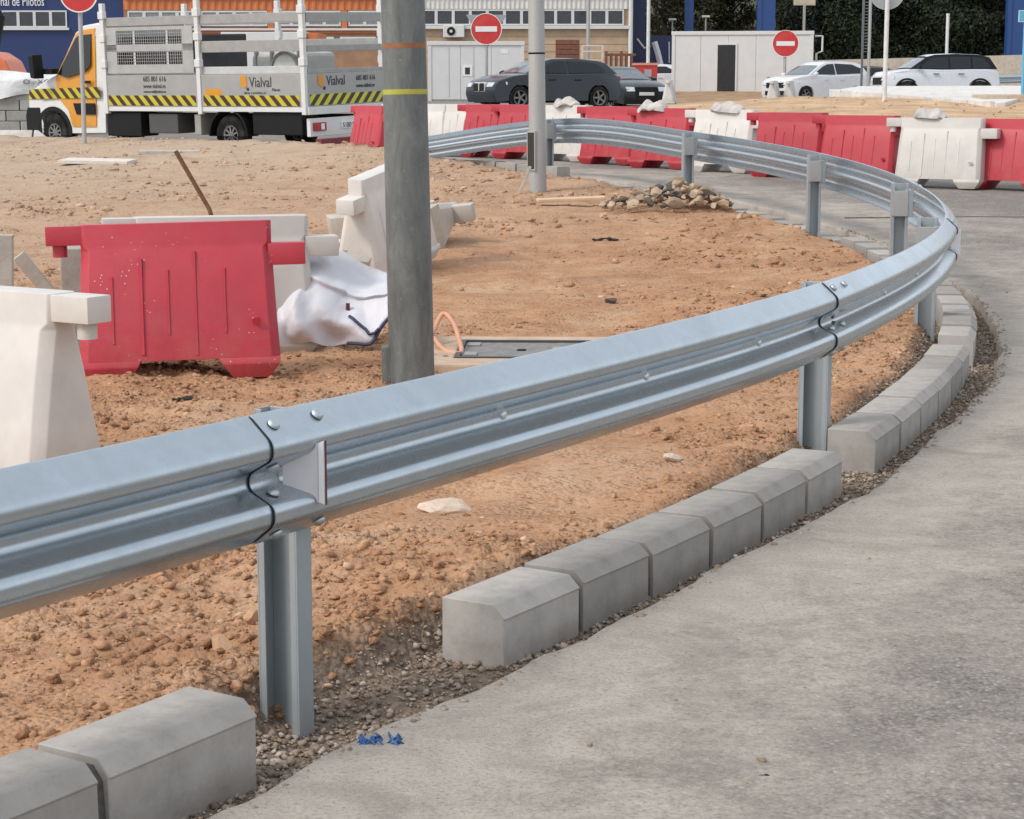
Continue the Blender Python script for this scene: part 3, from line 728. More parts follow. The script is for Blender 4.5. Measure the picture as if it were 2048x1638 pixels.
def no_entry(label, x, y, z0, zc, D, tri=False, rz=0, pr=.03, top=None):
    t = thing('no_entry_sign', label, 'road sign', (x, y, z0), R(rz), 'no entry signs')
    h = zc - z0; fy = pr + .03; MB().tube([(0, 0, -.15), (0, 0, (top or zc) - z0 + D * .42)], pr, 14).build('pole', POLEG, t, smooth=40)
    d = MB().lathe([(.001, -.012), (D / 2, -.012), (D / 2, .0), (.001, .0)], lambda a, b, q: (a, -fy - q, h + b), 40).build('disc', SIGNRED, t, smooth=30)
    MB().ring([(D / 2 - .012, 0), (D / 2 + .008, 0), (D / 2 + .008, .026), (D / 2 - .012, .026), (D / 2 - .012, 0)], lambda a, b, q: (a, -fy + .018 - q, h + b), 40).build('rim', SIGNWHITE, d, smooth=30)
    MB().box((0, -fy - .003, h), (D * .70, .012, D * .17)).build('white_bar', SIGNWHITE, d)
    for dz in (-.12, .12): MB().b6(-pr - .01, pr + .01, -fy + .014, pr + .01, h + dz - .015, h + dz + .015).build('clamp', SIGNBACK, t)
    if tri:
        w = D * .66; MB().prism([(-w, h + D * .46), (w, h + D * .46), (0, h - D * .66)], lambda a, b, q: (a, q, b), .045, .06).build('yield_sign_back', SIGNBACK, t, bevel=.02, bang=60)
    return t
no_entry('no entry sign cut by the top edge, its pole in front of the truck cab', -6.93, 31.9, .60, 3.07, .60, pr=.036)
no_entry('no entry sign above the dark hatchback bonnet, triangular sign back behind it', -.77, 59.5, 1.1, 3.41, .92, True, pr=.05)
no_entry('no entry sign in front of the white site cabin on the right', 11.3, 82, 1.3, 3.56, 1.08, pr=.06)
bs = thing('round_sign', 'grey back of a round sign on a pole before the white hatchback', 'road sign', (9.62, 51, 1.40))
MB().tube([(0, 0, -.3), (0, 0, 3.0)], .058, 14).build('pole', M('pale_pole_paint', (.62, .62, .61), .5, .2), bs, smooth=40)
MB().lathe([(.001, 0), (.45, 0), (.45, .02), (.001, .02)], lambda a, b, q: (a, .065 + q, 2.68 + b), 36).build('disc', SIGNBACK, bs, smooth=30)
MB().ring([(.43, -.01), (.46, -.01), (.46, .028), (.43, .028), (.43, -.01)], lambda a, b, q: (a, .066 + q, 2.68 + b), 36).build('rim', GALV_LIGHT, bs, smooth=30)
l2 = thing('lattice_pole', 'grey perforated steel pole behind the white estate car', 'pole', (12.85, 72, 1.1))
MB().tube([(.12, 0, 0), (.12, 0, 5)], .06, 8).build('tube', GALV_LIGHT, l2, smooth=40)
fl = MB(); fl.b6(-.16, -.09, -.06, .06, 0, 5)
for k in range(40): fl.b6(-.10, .07, -.03, .03, 1.9 + k * .11, 1.93 + k * .11)
fl.build('flange', GALV_OLD, l2)
wp = thing('marker_post', 'thin white post rising behind the roof of the small white hatchback', 'post', (19.3, 88, 1.4)); MB().tube([(0, 0, 0), (0, 0, 3.55)], .07, 10).build('stem', WHITE, wp); MB().tube([(0, 0, 3.55), (0, 0, 3.62)], .08, 10).build('cap', WHITE, wp)
bsn = thing('information_sign', 'small light blue sign on a blue pole at the right edge', 'road sign', (13.7, 53, 1.35)); BLUEL = M('light_blue_paint', (.10, .34, .50), .45, var=.08)
MB().tube([(0, 0, -.2), (0, 0, 2.1)], .05, 12).build('pole', BLUEL, bsn, smooth=40); MB().b6(-.19, .36, -.08, -.06, 2.05, 2.32).build('board', BLUEL, bsn, bevel=.01); MB().b6(-.21, .38, -.075, -.05, 2.03, 2.34).build('frame', M('pale_blue', (.42, .58, .66), .5), bsn)

# ================================================================ THINGS LYING ON THE SOIL
# crumpled white tarpaulin
tb = thing('tarpaulin', 'crumpled white plastic sheet with dark blue hem behind the red barrier', 'tarpaulin', (-.98, 11.25, .02))
nu, nv = 70, 54; V = np.zeros((nv, nu, 3))
for j in range(nv):
    for i in range(nu):
        u = i / (nu - 1); v = j / (nv - 1)
        zt = np.interp(u, [0, .18, .35, .6, .85, 1], [.50, .60, .56, .47, .395, .36]); zb = np.interp(u, [0, .15, .35, .6, .74, .82, 1], [.045, .05, .035, .02, .05, .14, .27])
        z = zt + (zb - zt) * v
        x = -.36 + .70 * u + .03 * math.sin(5 * v + 3 * u)
        y = .22 - .5 * math.sin(min(1, v * 1.25) * math.pi / 2) ** 1.3 * (1 - .35 * u) + .02 * max(0, v - .75) * 2
        f = .035 * math.sin(9 * u + 5 * v + 1.2 * math.sin(6 * v)) * (.3 + .5 * v) + .035 * math.sin(17 * u - 9 * v + 2 * math.sin(4 * u)) * v
        c = abs(math.sin(3.1 * u * math.pi + 2.2 * v)) ** .35
        f += -.028 * c * v * (1 - v * .4) + .05 * math.exp(-((v - .30 - .1 * u) / .035) ** 2) * -1
        V[j, i] = (x, y + f, z + .012 * math.sin(23 * u + 7 * v) * v)
V[..., 1] += .07 * np.abs(fbm(V[..., 0] * 1.0 + V[..., 2] * .6, V[..., 2] * .8, 4.5, 2, 28)) + .018 * (fbm(V[..., 0] * 1.0, V[..., 2] * 1.0, 9, 3, 8)); V[..., 2] += .02 * fbm(V[..., 0], V[..., 1] + 5, 12, 2, 18)
TARP = M('white_sheet', (.62, .615, .65), .5, var=.05, scale=5, bmp=.25, bscale=18, bdist=.02)
obj('sheet', np_mesh('sheet', V.reshape(-1, 3), gridfaces(nv, nu), TARP), tb)
NAVY = M('navy_hem', (.03, .035, .09), .6)
i0 = int(nu * .55); MB().tube([tuple(V[nv - 1, i] + np.array([0, -.006, .0])) for i in range(i0, nu, 2)], .011, 6).build('hem', NAVY, tb, smooth=60)
MB().tube([tuple(V[int(nv * (.62 + .34 * q)), int(nu * (.62 + .17 * q))] + np.array([0, -.012, 0])) for q in np.linspace(0, 1, 8)], .009, 6).build('hem', NAVY, tb, smooth=60)
MB().box(tuple(V[int(nv * .52), int(nu * .60)] + np.array([0, -.012, 0])), (.022, .01, .06)).build('printed_mark', M('maroon_print', (.12, .02, .04), .6), tb)

# manhole with concrete collar
mh = thing('manhole', 'rectangular grey manhole cover in a concrete collar, right of the dark post', 'manhole', (.03, 11.05, -.025), rot=(R(.5), 0, R(-2)))
cl = MB()
for x0, x1, y0, y1 in ((-.50, .62, -.62, -.36), (-.50, .62, .36, .56), (-.50, -.34, -.36, .36), (.42, .62, -.36, .36)): cl.b6(x0, x1, y0, y1, -.1, .052)
cl.build('collar', concrete_mat('dusty_concrete', (.46, .34, .25)), mh, bevel=.012)
fr = MB()
for x0, x1, y0, y1 in ((-.34, .42, -.36, -.33), (-.34, .42, .33, .36), (-.34, -.31, -.33, .33), (.39, .42, -.33, .33)): fr.b6(x0, x1, y0, y1, -.05, .058)
fr.build('frame', M('cast_iron_edge', (.08, .08, .078), .6, .4), mh)
cv = MB().b6(-.308, .388, -.328, .328, -.03, .046).build('cover', M('cast_iron', (.24, .225, .21), .7, .3, var=.25, scale=16, bmp=.8, bscale=90), mh, bevel=.004)
MB().b6(.20, .32, -.25, .12, .046, .051).build('lid_plate', concrete_mat('lid_infill', (.36, .33, .30)), cv); MB().b6(-.0, .05, -.03, .03, .046, .05).build('key_slot', BLACK, cv)
for yy in (-.2, .2): MB().b6(-.29, -.22, yy - .06, yy + .06, .046, .056).build('hinge', M('hinge_metal', (.32, .31, .30), .5, .5), cv)
# orange hose loop
hp = [(-.47, 11.15, .10), (-.36, 11.35, .24), (-.27, 11.25, .19), (-.20, 11.05, .09), (-.175, 10.95, .035), (-.20, 10.85, .025), (-.29, 10.88, .03), (-.37, 11.0, .05), (-.44, 11.15, .09)]
hp = [((x + .47) * .62 - .47, y + .05, z * .8) for x, y, z in hp]; hps = catmull(hp, .02)[0]; tag(MB().tube([tuple(p) for p in hps], .014, 9).build('hose', M('orange_hose', (.62, .31, .19), .55, var=.1), None, smooth=60), 'loop of pale orange hose at the foot of the dark post', 'hose')
# rusty bar, boards, planks
tag(MB().tube([(-1.66, 12.0, .0), (-1.87, 12.1, .76), (-1.97, 12.1, .94), (-2.07, 12.1, 1.12)], .015, 6).build('steel_bar', M('rust', (.16, .075, .035), .85, var=.3, scale=20, bmp=.4), None, smooth=40), 'thin rusty bar leaning behind the white barrier', 'bar')
WOODG = M('weathered_board', (.42, .38, .33), .85, var=.2, scale=5, bmp=.4)
def board(name, label, c, d, rz, mat, rx=0, ry=0, cat='board'):
    return tag(MB().box((0, 0, 0), d).build(name, mat, None, bevel=.006), label, cat), (c, (R(rx), R(ry), R(rz)))
for args in (('plank', 'thin pale plank lying on the soil near the rubble heap', (.62, 20.6, .38), (.72, .16, .03), 6, M('pale_wood', (.58, .40, .26), .8, var=.15, scale=5), 3, -2),
             ('concrete_slab', 'flat pale slab lying on soil in front of the truck cab', (-5.8, 27.5, .545), (.98, .55, .05), -4, M('pale_slab', (.62, .56, .50), .85, var=.1, bmp=.3), 2, 1),
             ('board', 'grey board lying on soil below the truck bed', (-5.1, 29.3, .62), (.9, .35, .05), 5, WOODG, 2, 0),
             ('stake', 'pale stake leaning against the foot of the thin lamp post', (.14, 22.15, .50), (.035, .03, .36), 0, WOODG, 0, 22),
             ('prop', 'short grey brace leaning by the left edge behind the cream barrier', (-2.62, 10.9, .40), (.07, .05, .45), 0, WOODG, 10, -36),
             ('wooden_post', 'weathered post stub at the left edge behind the cream barrier', (-2.92, 11.2, .46), (.10, .10, .42), 10, WOODG, 0, 2),
             ('concrete_block', 'rough grey concrete block left of the red barrier', (-2.42, 10.78, .30), (.15, .24, .66), 12, concrete_mat('block_concrete', (.36, .34, .30)), 0, 0)):
    o, (c, r_) = board(*args); o.location = c; o.rotation_euler = r_

# rubble heap: each lump a part
def rock_mesh(seed, mat, sub=2, squash=.7):
    bm = bmesh.new(); bmesh.ops.create_icosphere(bm, subdivisions=sub, radius=1); r_ = random.Random(seed)
    cut = [(Vector((r_.uniform(-1, 1), r_.uniform(-1, 1), r_.uniform(-.7, 1))).normalized(), r_.uniform(.38, .72)) for _ in range(14)]
    for v in bm.verts:
        for nrm, d in cut:
            q = v.co.dot(nrm)
            if q > d: v.co -= nrm * (q - d)
        v.co *= 1 + r_.uniform(-.04, .04); v.co.z *= squash
    me = bpy.data.meshes.new('stone'); bm.to_mesh(me); bm.free(); me.materials.append(mat); return me
ROCKS = [rock_mesh(k, RUBBLE) for k in range(6)] ; ROCKSD = [rock_mesh(k + 20, RUBBLED) for k in range(3)]
STONE = concrete_mat('soil_stone', (.46, .28, .17), .15); ROCKST = [rock_mesh(k + 40, STONE) for k in range(4)]; ROCKW = [rock_mesh(k + 50, concrete_mat('pale_stone', (.62, .50, .40), .1)) for k in range(2)]
rh = thing('rubble_heap', 'heap of broken concrete and stones beside the far rail post', 'rubble', (1.60, 20.0, .33)); rh.scale = (1.22, 1.15, 1.15); r_ = random.Random(5)
for k in range(190):
    a = r_.uniform(0, 6.28); q = r_.random() ** .6; x = .56 * q * math.cos(a); y = .42 * q * math.sin(a); s = r_.uniform(.025, .075) * (1.2 - .4 * q)
    z = .22 * (1 - q) ** .8 * r_.uniform(.5, 1.05) + .02
    o = obj('stone', r_.choice(ROCKS) if r_.random() < .8 else r_.choice(ROCKSD), rh, (x + .12 * (1 - q), y, z), (r_.uniform(-.6, .6), r_.uniform(-.6, .6), r_.uniform(0, 6))); o.scale = (s * r_.uniform(.8, 1.4), s, s * r_.uniform(.7, 1.1))
for x, y, z, s, a in ((.02, -.36, .07, .10, .3), (.22, -.34, .08, .08, 2), (-.33, -.32, .05, .08, 4), (.42, -.30, .05, .085, 1), (-.12, -.20, .14, .075, 5), (-.5, -.3, .03, .07, 2.4)):
    o = obj('stone', ROCKS[int(a) % 6], rh, (x, y, z), (.2, .3, a)); o.scale = (s, s, s)
# single stones one can point to
def stone(label, x, y, s, mesh, rz=0, dz=0, sc3=(1, 1, 1), nm='stone'):
    o = obj(nm, mesh, None, (x, y, gz(x, y) + s * .25 + dz), (.1, .15, rz)); o.scale = (s * sc3[0], s * sc3[1], s * sc3[2]); return tag(o, label, 'stone')
stone('largest brown stone in the soil left of the nearest rail post', -.76, 4.95, .052, ROCKST[0], 1)
stone('rounded brown stone beside the nearest rail post, above the largest one', -.73, 5.28, .038, ROCKST[1], 2)
stone('flat pale stone slab seen under the rail right of the reflector', -.22, 6.75, .12, ROCKW[0], .4, -.01, (1.15, .8, .45))
stone('pale stone by the kerb below the middle of the rail', .62, 7.45, .055, ROCKW[1], 1, 0, (1, .8, .7))
stone('dark broken stone on the bare soil in the middle of the enclosure', .68, 13.3, .055, ROCKSD[0], 1)
stone('stone lying in the soil just left of the rubble heap', .9, 19.3, .07, ROCKST[2], 2)
stone('small pale stone on the soil by the kerb at the right', 2.35, 14.0, .035, ROCKW[1], 2)
stone('small white pebble on the road near the right edge', 1.12, 4.37, .013, ROCKW[0], 2, .0)
stone('reddish stone at the lower edge of the rubble heap', 2.2, 18.9, .07, ROCKS[2], 2)
for (lab, x, y, w) in (('scrap of black plastic on soil below the red barrier', -1.55, 9.15, .085), ('dark twig-like scrap on soil left of the rubble heap', .83, 17.35, .15), ('dark leaf on the road at lower right', .55, 4.05, .02)):
    mb = MB(); r_ = random.Random(int(w * 1000))
    pts = [(w * (t - .5) * 1.5, .25 * w * math.sin(4 * t + 1), .004 + .10 * w * (.5 + .5 * math.sin(3 + 9 * t))) for t in np.linspace(0, 1, 12)]
    mb.tube(pts, [w * (.03 + .16 * r_.random() * math.sin(math.pi * (i + .5) / 12)) for i in range(12)], 6); o = mb.build('scrap', M('dark_scrap', (.022, .02, .018), .8, var=.4), None); z = gz(x, y) if x < .5 or y > 8 else float(G(y)) - .003
    o.location = (x, y, z); o.rotation_euler = (0, 0, R(20)); tag(o, lab, 'scrap')
# blue rag in the gutter
bt = MB(); r_ = random.Random(4)
for k in range(60):
    c = (r_.uniform(-.04, .045), r_.uniform(-.022, .022), r_.uniform(.004, .022)); a = r_.uniform(0, 6.3); l_ = r_.uniform(.015, .03)
    bt.tube([(c[0] - l_ * math.cos(a), c[1] - l_ * math.sin(a), c[2] * .6), (c[0], c[1], c[2] + .008), (c[0] + l_ * math.cos(a + .5), c[1] + l_ * math.sin(a + .5), c[2] * .5)], [.0012, .0026, .0012], 4)
o = bt.build('rag', M('blue_rag', (.015, .09, .26), .6, var=.6, scale=60), None, smooth=60); o.location = (-.305, 4.29, -.028); o.scale = (1.1, 1.3, 1.3); tag(o, 'scrap of bright blue cord in the gravel beside the road', 'rag')

# ================================================================ WHEELS AND CARS
TYRE = M('tyre', (.012, .012, .012), .85, var=.25, scale=12, dust=.15, spec=.15)
RIMS = M('alloy', (.20, .205, .21), .35, .6, var=.08); STEELR = M('steel_rim', (.40, .40, .39), .5, .5, var=.15)
def wheel_meshes(rad, wid, spokes, rimmat, q=.66):
    f = lambda a, b, h: (a, h, b)
    ty = MB().ring([(rad * q, -wid / 2), (rad * .93, -wid / 2), (rad, -wid / 2 + .03), (rad, wid / 2 - .03), (rad * .93, wid / 2), (rad * q, wid / 2), (rad * q, -wid / 2)], f, 30).mesh('tyre', TYRE, smooth=35)
    rm = MB(); rm.ring([(rad * (q - .08), -wid * .42), (rad * (q + .01), -wid * .46), (rad * (q + .01), wid * .46), (rad * (q - .08), wid * .42), (rad * (q - .08), -wid * .42)], f, 30)
    for k in range(spokes):
        a = 2 * math.pi * k / spokes
        for s in (-1, 1): rm.box((math.cos(a) * rad * q * .55, s * wid * .34, math.sin(a) * rad * q * .55), (rad * q * .85, .03, rad * (.15 if spokes < 8 else .08)), Matrix.Rotation(-a, 3, 'Y'))
    rm.lathe([(.001, -wid * .40), (rad * .15, -wid * .40), (rad * .15, wid * .40), (.001, wid * .40)], f, 12)
    rmm = rm.mesh('rim', rimmat, smooth=30)
    dk = MB().lathe([(.001, -wid * .22), (rad * q, -wid * .22), (rad * q, wid * .22), (.001, wid * .22)], f, 20).mesh('hub', BLACK)
    return ty, rmm, dk
RIMT = M('truck_rim', (.22, .22, .215), .55, .4, var=.2)
CARW = wheel_meshes(.325, .215, 5, RIMS); CARW2 = wheel_meshes(.345, .225, 5, RIMS); TRKW = wheel_meshes(.345, .20, 9, RIMT, .50)
def wheel(parent, x, y, r, meshes):
    w = bpy.data.objects.new('wheel', meshes[0]); COL.objects.link(w); w.parent = parent; w.location = (x, y, r)
    obj('rim', meshes[1], w); obj('hub', meshes[2], w); return w
def arch_outline(top, wx, zs, r, wz):
    """closed side outline: top line front to rear, then the sill with wheel arches back to the front"""
    P = list(top)
    for x in sorted(wx):
        a0 = math.asin(min(1, max(-1, (zs - wz) / r)))
        for k in range(11):
            a = math.pi - a0 - (math.pi - 2 * a0) * k / 10; P.append((x + r * math.cos(a), wz + r * math.sin(a)))
    return P
def car(name, label, loc, rz, L, W, top, gh, win, paint, wx, wr, meshes, zs=.24, wb=.88, wr_roof=.64, taper=.10, lights=None, grille=None, tail=None, trim=None, roofmat=None, cat='car', extra=None):
    t = thing(name, label, cat, loc, R(rz)); hl = L / 2
    P = arch_outline(top, wx, zs, wr + .055, wr); zmid = .55; cx = sum(p[0] for p in top) / len(top)
    def Y(x, z, f):
        tp = taper * max(0, (abs(x) / hl - .55) / .45) ** 2; bl = 1 - .055 * max(-1.2, min(1.2, (z - zmid) / .45)) ** 2
        return W / 2 * f * (1 - tp) * bl
    rings = []
    for f, ins in ((-1, .05), (-.975, .018), (-.90, 0), (-.5, 0), (0, 0), (.5, 0), (.90, 0), (.975, .018), (1, .05)):
        crown = .025 * (1 - f * f)
        rings.append([(x * (1 - ins / hl * .6), Y(x, z, f), (z + crown - ins * .7) if z > .7 else z) for x, z in P])
    mb = MB(); mb.loft(rings); body = mb.build('body', paint, t, smooth=32)
    zb = min(p[1] for p in gh); zr = max(p[1] for p in gh)
    def YG(z): return W / 2 * (wb + (wr_roof - wb) * max(0, (z - zb) / (zr - zb)))
    rings = []
    for f in (-1, -.96, -.7, 0, .7, .96, 1):
        rings.append([(x, YG(z) * f, z + (.03 * (1 - f * f) if z > zb + .1 else 0) - (.02 if abs(f) == 1 and z > zb + .2 else 0)) for x, z in gh])
    mb = MB(); mb.loft(rings); mb.build('roof', roofmat or paint, t, smooth=28)
    for s in (-1, 1):
        for w in win:
            m2 = MB(); m2.loft([[(x, s * (YG(z) + e), z) for x, z in w] for e in (-.02, .010)]); m2.build('side_window', GLASS, t)
    # windscreen and rear window follow the first and last slopes of the cabin
    def slope(a, b, nm):
        m2 = MB(); (x0, z0), (x1, z1) = a, b; nn = Vector((z1 - z0, 0, -(x1 - x0))).normalized()
        if nn.z < 0: nn = -nn
        rr = []
        for q in (.12, .92):
            x = x0 + (x1 - x0) * q; z = z0 + (z1 - z0) * q; w = YG(z) * .9
            rr.append([(x + nn.x * e, yy, z + nn.z * e + .028 * (1 - (yy / w * .9) ** 2)) for e in (.004,) for yy in np.linspace(-w, w, 7)])
        rr.append([(p[0] - nn.x * .02, p[1], p[2] - .02) for p in rr[1]]); m2.loft(rr, False, False); m2.build(nm, GLASSL, t, smooth=30)
    slope(gh[0], gh[1], 'windscreen'); slope(gh[-1], gh[-2], 'rear_window')
    ub = MB(); ub.b6(-hl + .25, hl - .25, -W * .40, W * .40, zs - .06, .6); ub.build('underbody', BLACK, t)
    for x in wx:
        for s in (-1, 1): wheel(t, x, s * (W / 2 - .115), wr, meshes)
    for s in (-1, 1):
        mm = MB(); mm.loft([[(gh[0][0] - .28 + dx, s * (W / 2 * .95 + .0 + dy), zb + dz) for dx, dz in ((-.07, .02), (.05, .03), (.07, .09), (-.04, .15), (-.08, .12))] for dy in (0, .17)]); mm.build('mirror', trim or paint, t, bevel=.015)
        for hx in (.25, -.62):
            hh = MB(); hh.b6(hx - .1, hx + .1, s * (W / 2 - .02), s * (W / 2 + .018), zb - .15, zb - .12); hh.build('door_handle', trim or paint, t)
        if lights:
            (lx, lz, lh, ll) = lights
            m3 = MB(); m3.loft([[(x, s * (Y(x, z, f) + e), z) for x, z, f in ((lx, lz, .62), (lx - ll, lz + .06, .99), (lx - ll, lz + .06 + lh * .6, .99), (lx - .06, lz + lh, .62))] for e in (-.0, .02)])
            m3.add([(lx + .02, s * W * .24, lz), (lx + .0, s * W * .40, lz), (lx - .10, s * W * .40, lz + lh), (lx - .05, s * W * .24, lz + lh), (lx - .2, s * W * .24, lz), (lx - .2, s * W * .40, lz), (lx - .3, s * W * .40, lz + lh), (lx - .25, s * W * .24, lz + lh)], [(0, 1, 2, 3), (7, 6, 5, 4), (0, 4, 5, 1), (3, 2, 6, 7), (1, 5, 6, 2), (0, 3, 7, 4)])
            m3.build('headlight', M('lamp_glass', (.58, .60, .61), .12, .4, var=.2), t)
        if tail:
            (lx, lz, lh) = tail; m4 = MB(); m4.b6(lx + .0, lx + .14, s * (W / 2 * .62), s * (W / 2 * .875), lz, lz + lh); m4.build('tail_light', M('tail_red', (.35, .02, .03), .25), t, bevel=.02)
    if grille:
        for (x, y0, y1, z0, z1, mt) in grille: MB().b6(x - .12, x, y0, y1, z0, z1).build('grille' if mt != WHITE else 'number_plate', mt, t, bevel=.012)
    if extra: extra(t)
    return t
DKGREY = M('graphite_paint', (.016, .022, .032), .24, 0, var=.04, coat=.25, spec=.4); WHCAR = M('white_car_paint', (.60, .615, .64), .28, 0, var=.02, coat=.6); AUDI = M('dark_grey_paint', (.014, .018, .020), .26, 0, var=.06, coat=.25, spec=.4); SILVER = M('silver_trim', (.55, .56, .57), .3, .8)
hatch_top = [(2.08, .20), (2.16, .42), (2.13, .66), (1.98, .80), (1.55, .93), (1.0, 1.0), (0, 1.0), (-1.2, 1.02), (-1.85, 1.04), (-2.10, .92), (-2.16, .60), (-2.06, .28)]
hatch_gh = [(1.12, .96), (.42, 1.33), (.10, 1.41), (-.7, 1.43), (-1.45, 1.37), (-1.72, 1.30), (-2.02, 1.0)]
def kidney(t):
    for s in (-1, 1):
        MB().b6(2.0, 2.185, s * .03, s * .30, .50, .74).build('grille', BLACKP, t, bevel=.04)
        MB().b6(2.0, 2.175, s * .015, s * .315, .485, .755).build('grille_frame', WHITE, t, bevel=.05)  # white paint stands in for the lit glow of the frame
car('hatchback_car', 'dark graphite hatchback with a twin oval grille, behind the thin lamp post', (.92, 57.0, 1.06), 211, 4.32, 1.80, hatch_top, hatch_gh,
    [[(.78, 1.02), (.30, 1.26), (.06, 1.345), (-.30, 1.355), (-.30, 1.02)], [(-.37, 1.02), (-.37, 1.355), (-1.0, 1.345), (-1.42, 1.28), (-1.62, 1.08), (-1.5, 1.03)]], DKGREY, (1.33, -1.34), .325, CARW, lights=(2.165, .63, .12, .42), tail=(-2.14, .80, .14), trim=BLACKP, extra=kidney)
sed_top = [(2.2, .18), (2.27, .4), (2.24, .66), (2.1, .76), (1.6, .90), (1.05, .98), (0, .97), (-1.2, .99), (-1.9, 1.0), (-2.2, .94), (-2.26, .6), (-2.15, .28)]
sed_gh = [(1.15, .94), (.4, 1.32), (.05, 1.40), (-.6, 1.41), (-1.1, 1.36), (-1.4, 1.28), (-1.95, .98)]
car('dark_car', 'dark grey car facing the camera just behind the graphite hatchback', (3.55, 66.6, .98), 292, 4.5, 1.80, sed_top, sed_gh,
    [[(.8, .99), (.3, 1.25), (.0, 1.34), (-.3, 1.34), (-.3, .99)], [(-.37, .99), (-.37, 1.34), (-1.0, 1.32), (-1.5, 1.03)]], AUDI, (1.38, -1.38), .325, CARW, lights=(2.275, .60, .14, .36), trim=AUDI,
    grille=[(2.275, -.40, .40, .28, .74, BLACKP), (2.285, -.27, .27, .46, .57, WHITE), (2.262, -.80, -.5, .28, .42, BLACKP), (2.262, .5, .8, .28, .42, BLACKP)])
suv_top = [(2.12, .24), (2.2, .5), (2.16, .84), (1.98, .98), (1.5, 1.07), (1.05, 1.12), (0, 1.10), (-1.2, 1.14), (-1.95, 1.18), (-2.17, 1.0), (-2.22, .66), (-2.1, .34)]
suv_gh = [(1.2, 1.08), (.4, 1.52), (.05, 1.63), (-.7, 1.67), (-1.5, 1.62), (-1.85, 1.54), (-2.12, 1.14)]
car('estate_car', 'white crossover car beyond the soil bank, left of the pale sign pole', (12.2, 79.3, 1.12), 214, 4.5, 1.84, suv_top, suv_gh,
    [[(.85, 1.15), (.32, 1.44), (.02, 1.55), (-.30, 1.57), (-.30, 1.14)], [(-.37, 1.15), (-.37, 1.58), (-1.3, 1.55), (-1.85, 1.36), (-1.7, 1.2)]], WHCAR, (1.36, -1.34), .345, CARW2, lights=(2.205, .74, .13, .46), tail=(-2.2, .95, .2),
    grille=[(2.215, -.5, .5, .62, .82, BLACKP), (2.225, -.55, .55, .33, .5, BLACKP), (2.23, -.26, .26, .52, .61, WHITE)])
mini_top = [(1.93, .24), (2.0, .5), (1.97, .82), (1.82, .97), (1.4, 1.04), (1.0, 1.08), (0, 1.06), (-1.2, 1.08), (-1.8, 1.09), (-1.98, .98), (-2.03, .6), (-1.95, .32)]
mini_gh = [(1.16, 1.05), (.52, 1.46), (.25, 1.53), (-.5, 1.56), (-1.35, 1.53), (-1.68, 1.47), (-1.92, 1.08)]
def miniextra(t):
    for s in (-1, 1):
        for x in (1.25, -1.29):
            a = MB(); a.ring([(.375, 0), (.44, 0), (.44, .012), (.375, .012), (.375, 0)], lambda p, q, h: (x + p, s * (.885 + h), max(.27, .34 + q)), 28); a.build('arch_trim', BLACKP, t, smooth=40)
    b = MB(); b.loft([[(x, y * f, z + e + .03 * (1 - f * f)) for f in (-1, -.6, 0, .6, 1)] for x, y, z, e in ((.50, .62, 1.475, .012), (.25, .63, 1.53, .02), (-.5, .63, 1.56, .02), (-1.35, .63, 1.53, .02), (-1.7, .62, 1.47, .012))], False, False); b.build('roof_panel', WHCAR, t, smooth=60)
    MB().b6(-1.0, 1.0, -.905, .905, .24, .33).build('sill_trim', BLACKP, t, bevel=.01)
car('compact_car', 'small white hatchback with black windows and pale roof, parked at the right', (14.3, 67.0, 1.24), 188, 4.1, 1.80, mini_top, mini_gh,
    [[(.86, 1.09), (.46, 1.39), (.22, 1.46), (-.22, 1.48), (-.22, 1.09)], [(-.28, 1.09), (-.28, 1.485), (-1.0, 1.48), (-1.0, 1.09)], [(-1.06, 1.09), (-1.06, 1.475), (-1.45, 1.45), (-1.72, 1.13)]], WHCAR, (1.25, -1.29), .34, CARW2, lights=(2.0, .70, .18, .30), trim=BLACKP, wr_roof=.70, roofmat=BLACKP,
    grille=[(2.01, -.45, .45, .56, .80, BLACKP), (2.02, -.5, .5, .3, .42, BLACKP)], extra=miniextra)
car('parked_car', 'front of a white car showing left of the site cabin', (6.15, 91, 1.42), 178, 4.2, 1.75, hatch_top, hatch_gh, [[(.75, 1.0), (.3, 1.25), (.05, 1.33), (-.9, 1.33), (-1.5, 1.03)]], WHCAR, (1.33, -1.34), .325, CARW)
car('parked_car', 'dark car half hidden between the two white cars on the right', (14.6, 84, 1.25), 190, 4.4, 1.78, sed_top, sed_gh, [[(.8, .99), (.3, 1.25), (.0, 1.34), (-1.0, 1.32), (-1.5, 1.03)]], M('brown_grey_paint', (.10, .09, .08), .35, .3), (1.38, -1.38), .325, CARW)

# ================================================================ TRUCK (local x = forward from the tail, y = left)
tk = thing('dropside_truck', 'white and yellow dropside truck with grey panels and striped tape, tail towards the camera', 'truck', (-2.78, 33.36, .47), rot=(R(-2.0), 0, R(145)))
YEL = M('truck_yellow', (.60, .25, .010), .35, var=.06, coat=.3, dust=.12); ALU = M('aluminium_panel', (.36, .355, .345), .45, .35, var=.08, scale=3, dust=.15); ALUD = M('grey_rail', (.33, .325, .315), .5, .3, var=.12, dust=.2)
STRIPE = stripe_mat('hazard_tape', (.46, .48, .03), (.085, .006, .006), 4.4, -1.0); STRIPE2 = stripe_mat('hazard_tape_rear', (.50, .60, .05), (.085, .006, .006), 4.4, 1.0, 'Y')
LETTER = M('dark_lettering', (.03, .03, .035), .6)
cabp = [(6.86, .32), (6.92, .55), (6.88, .98), (6.78, 1.12), (6.30, 1.30), (6.02, 1.40), (5.52, 2.16), (5.36, 2.26), (5.0, 2.30), (4.80, 2.27), (4.78, .36)]
P = arch_outline(cabp, (6.12,), .34, .43, .345)
rings = []
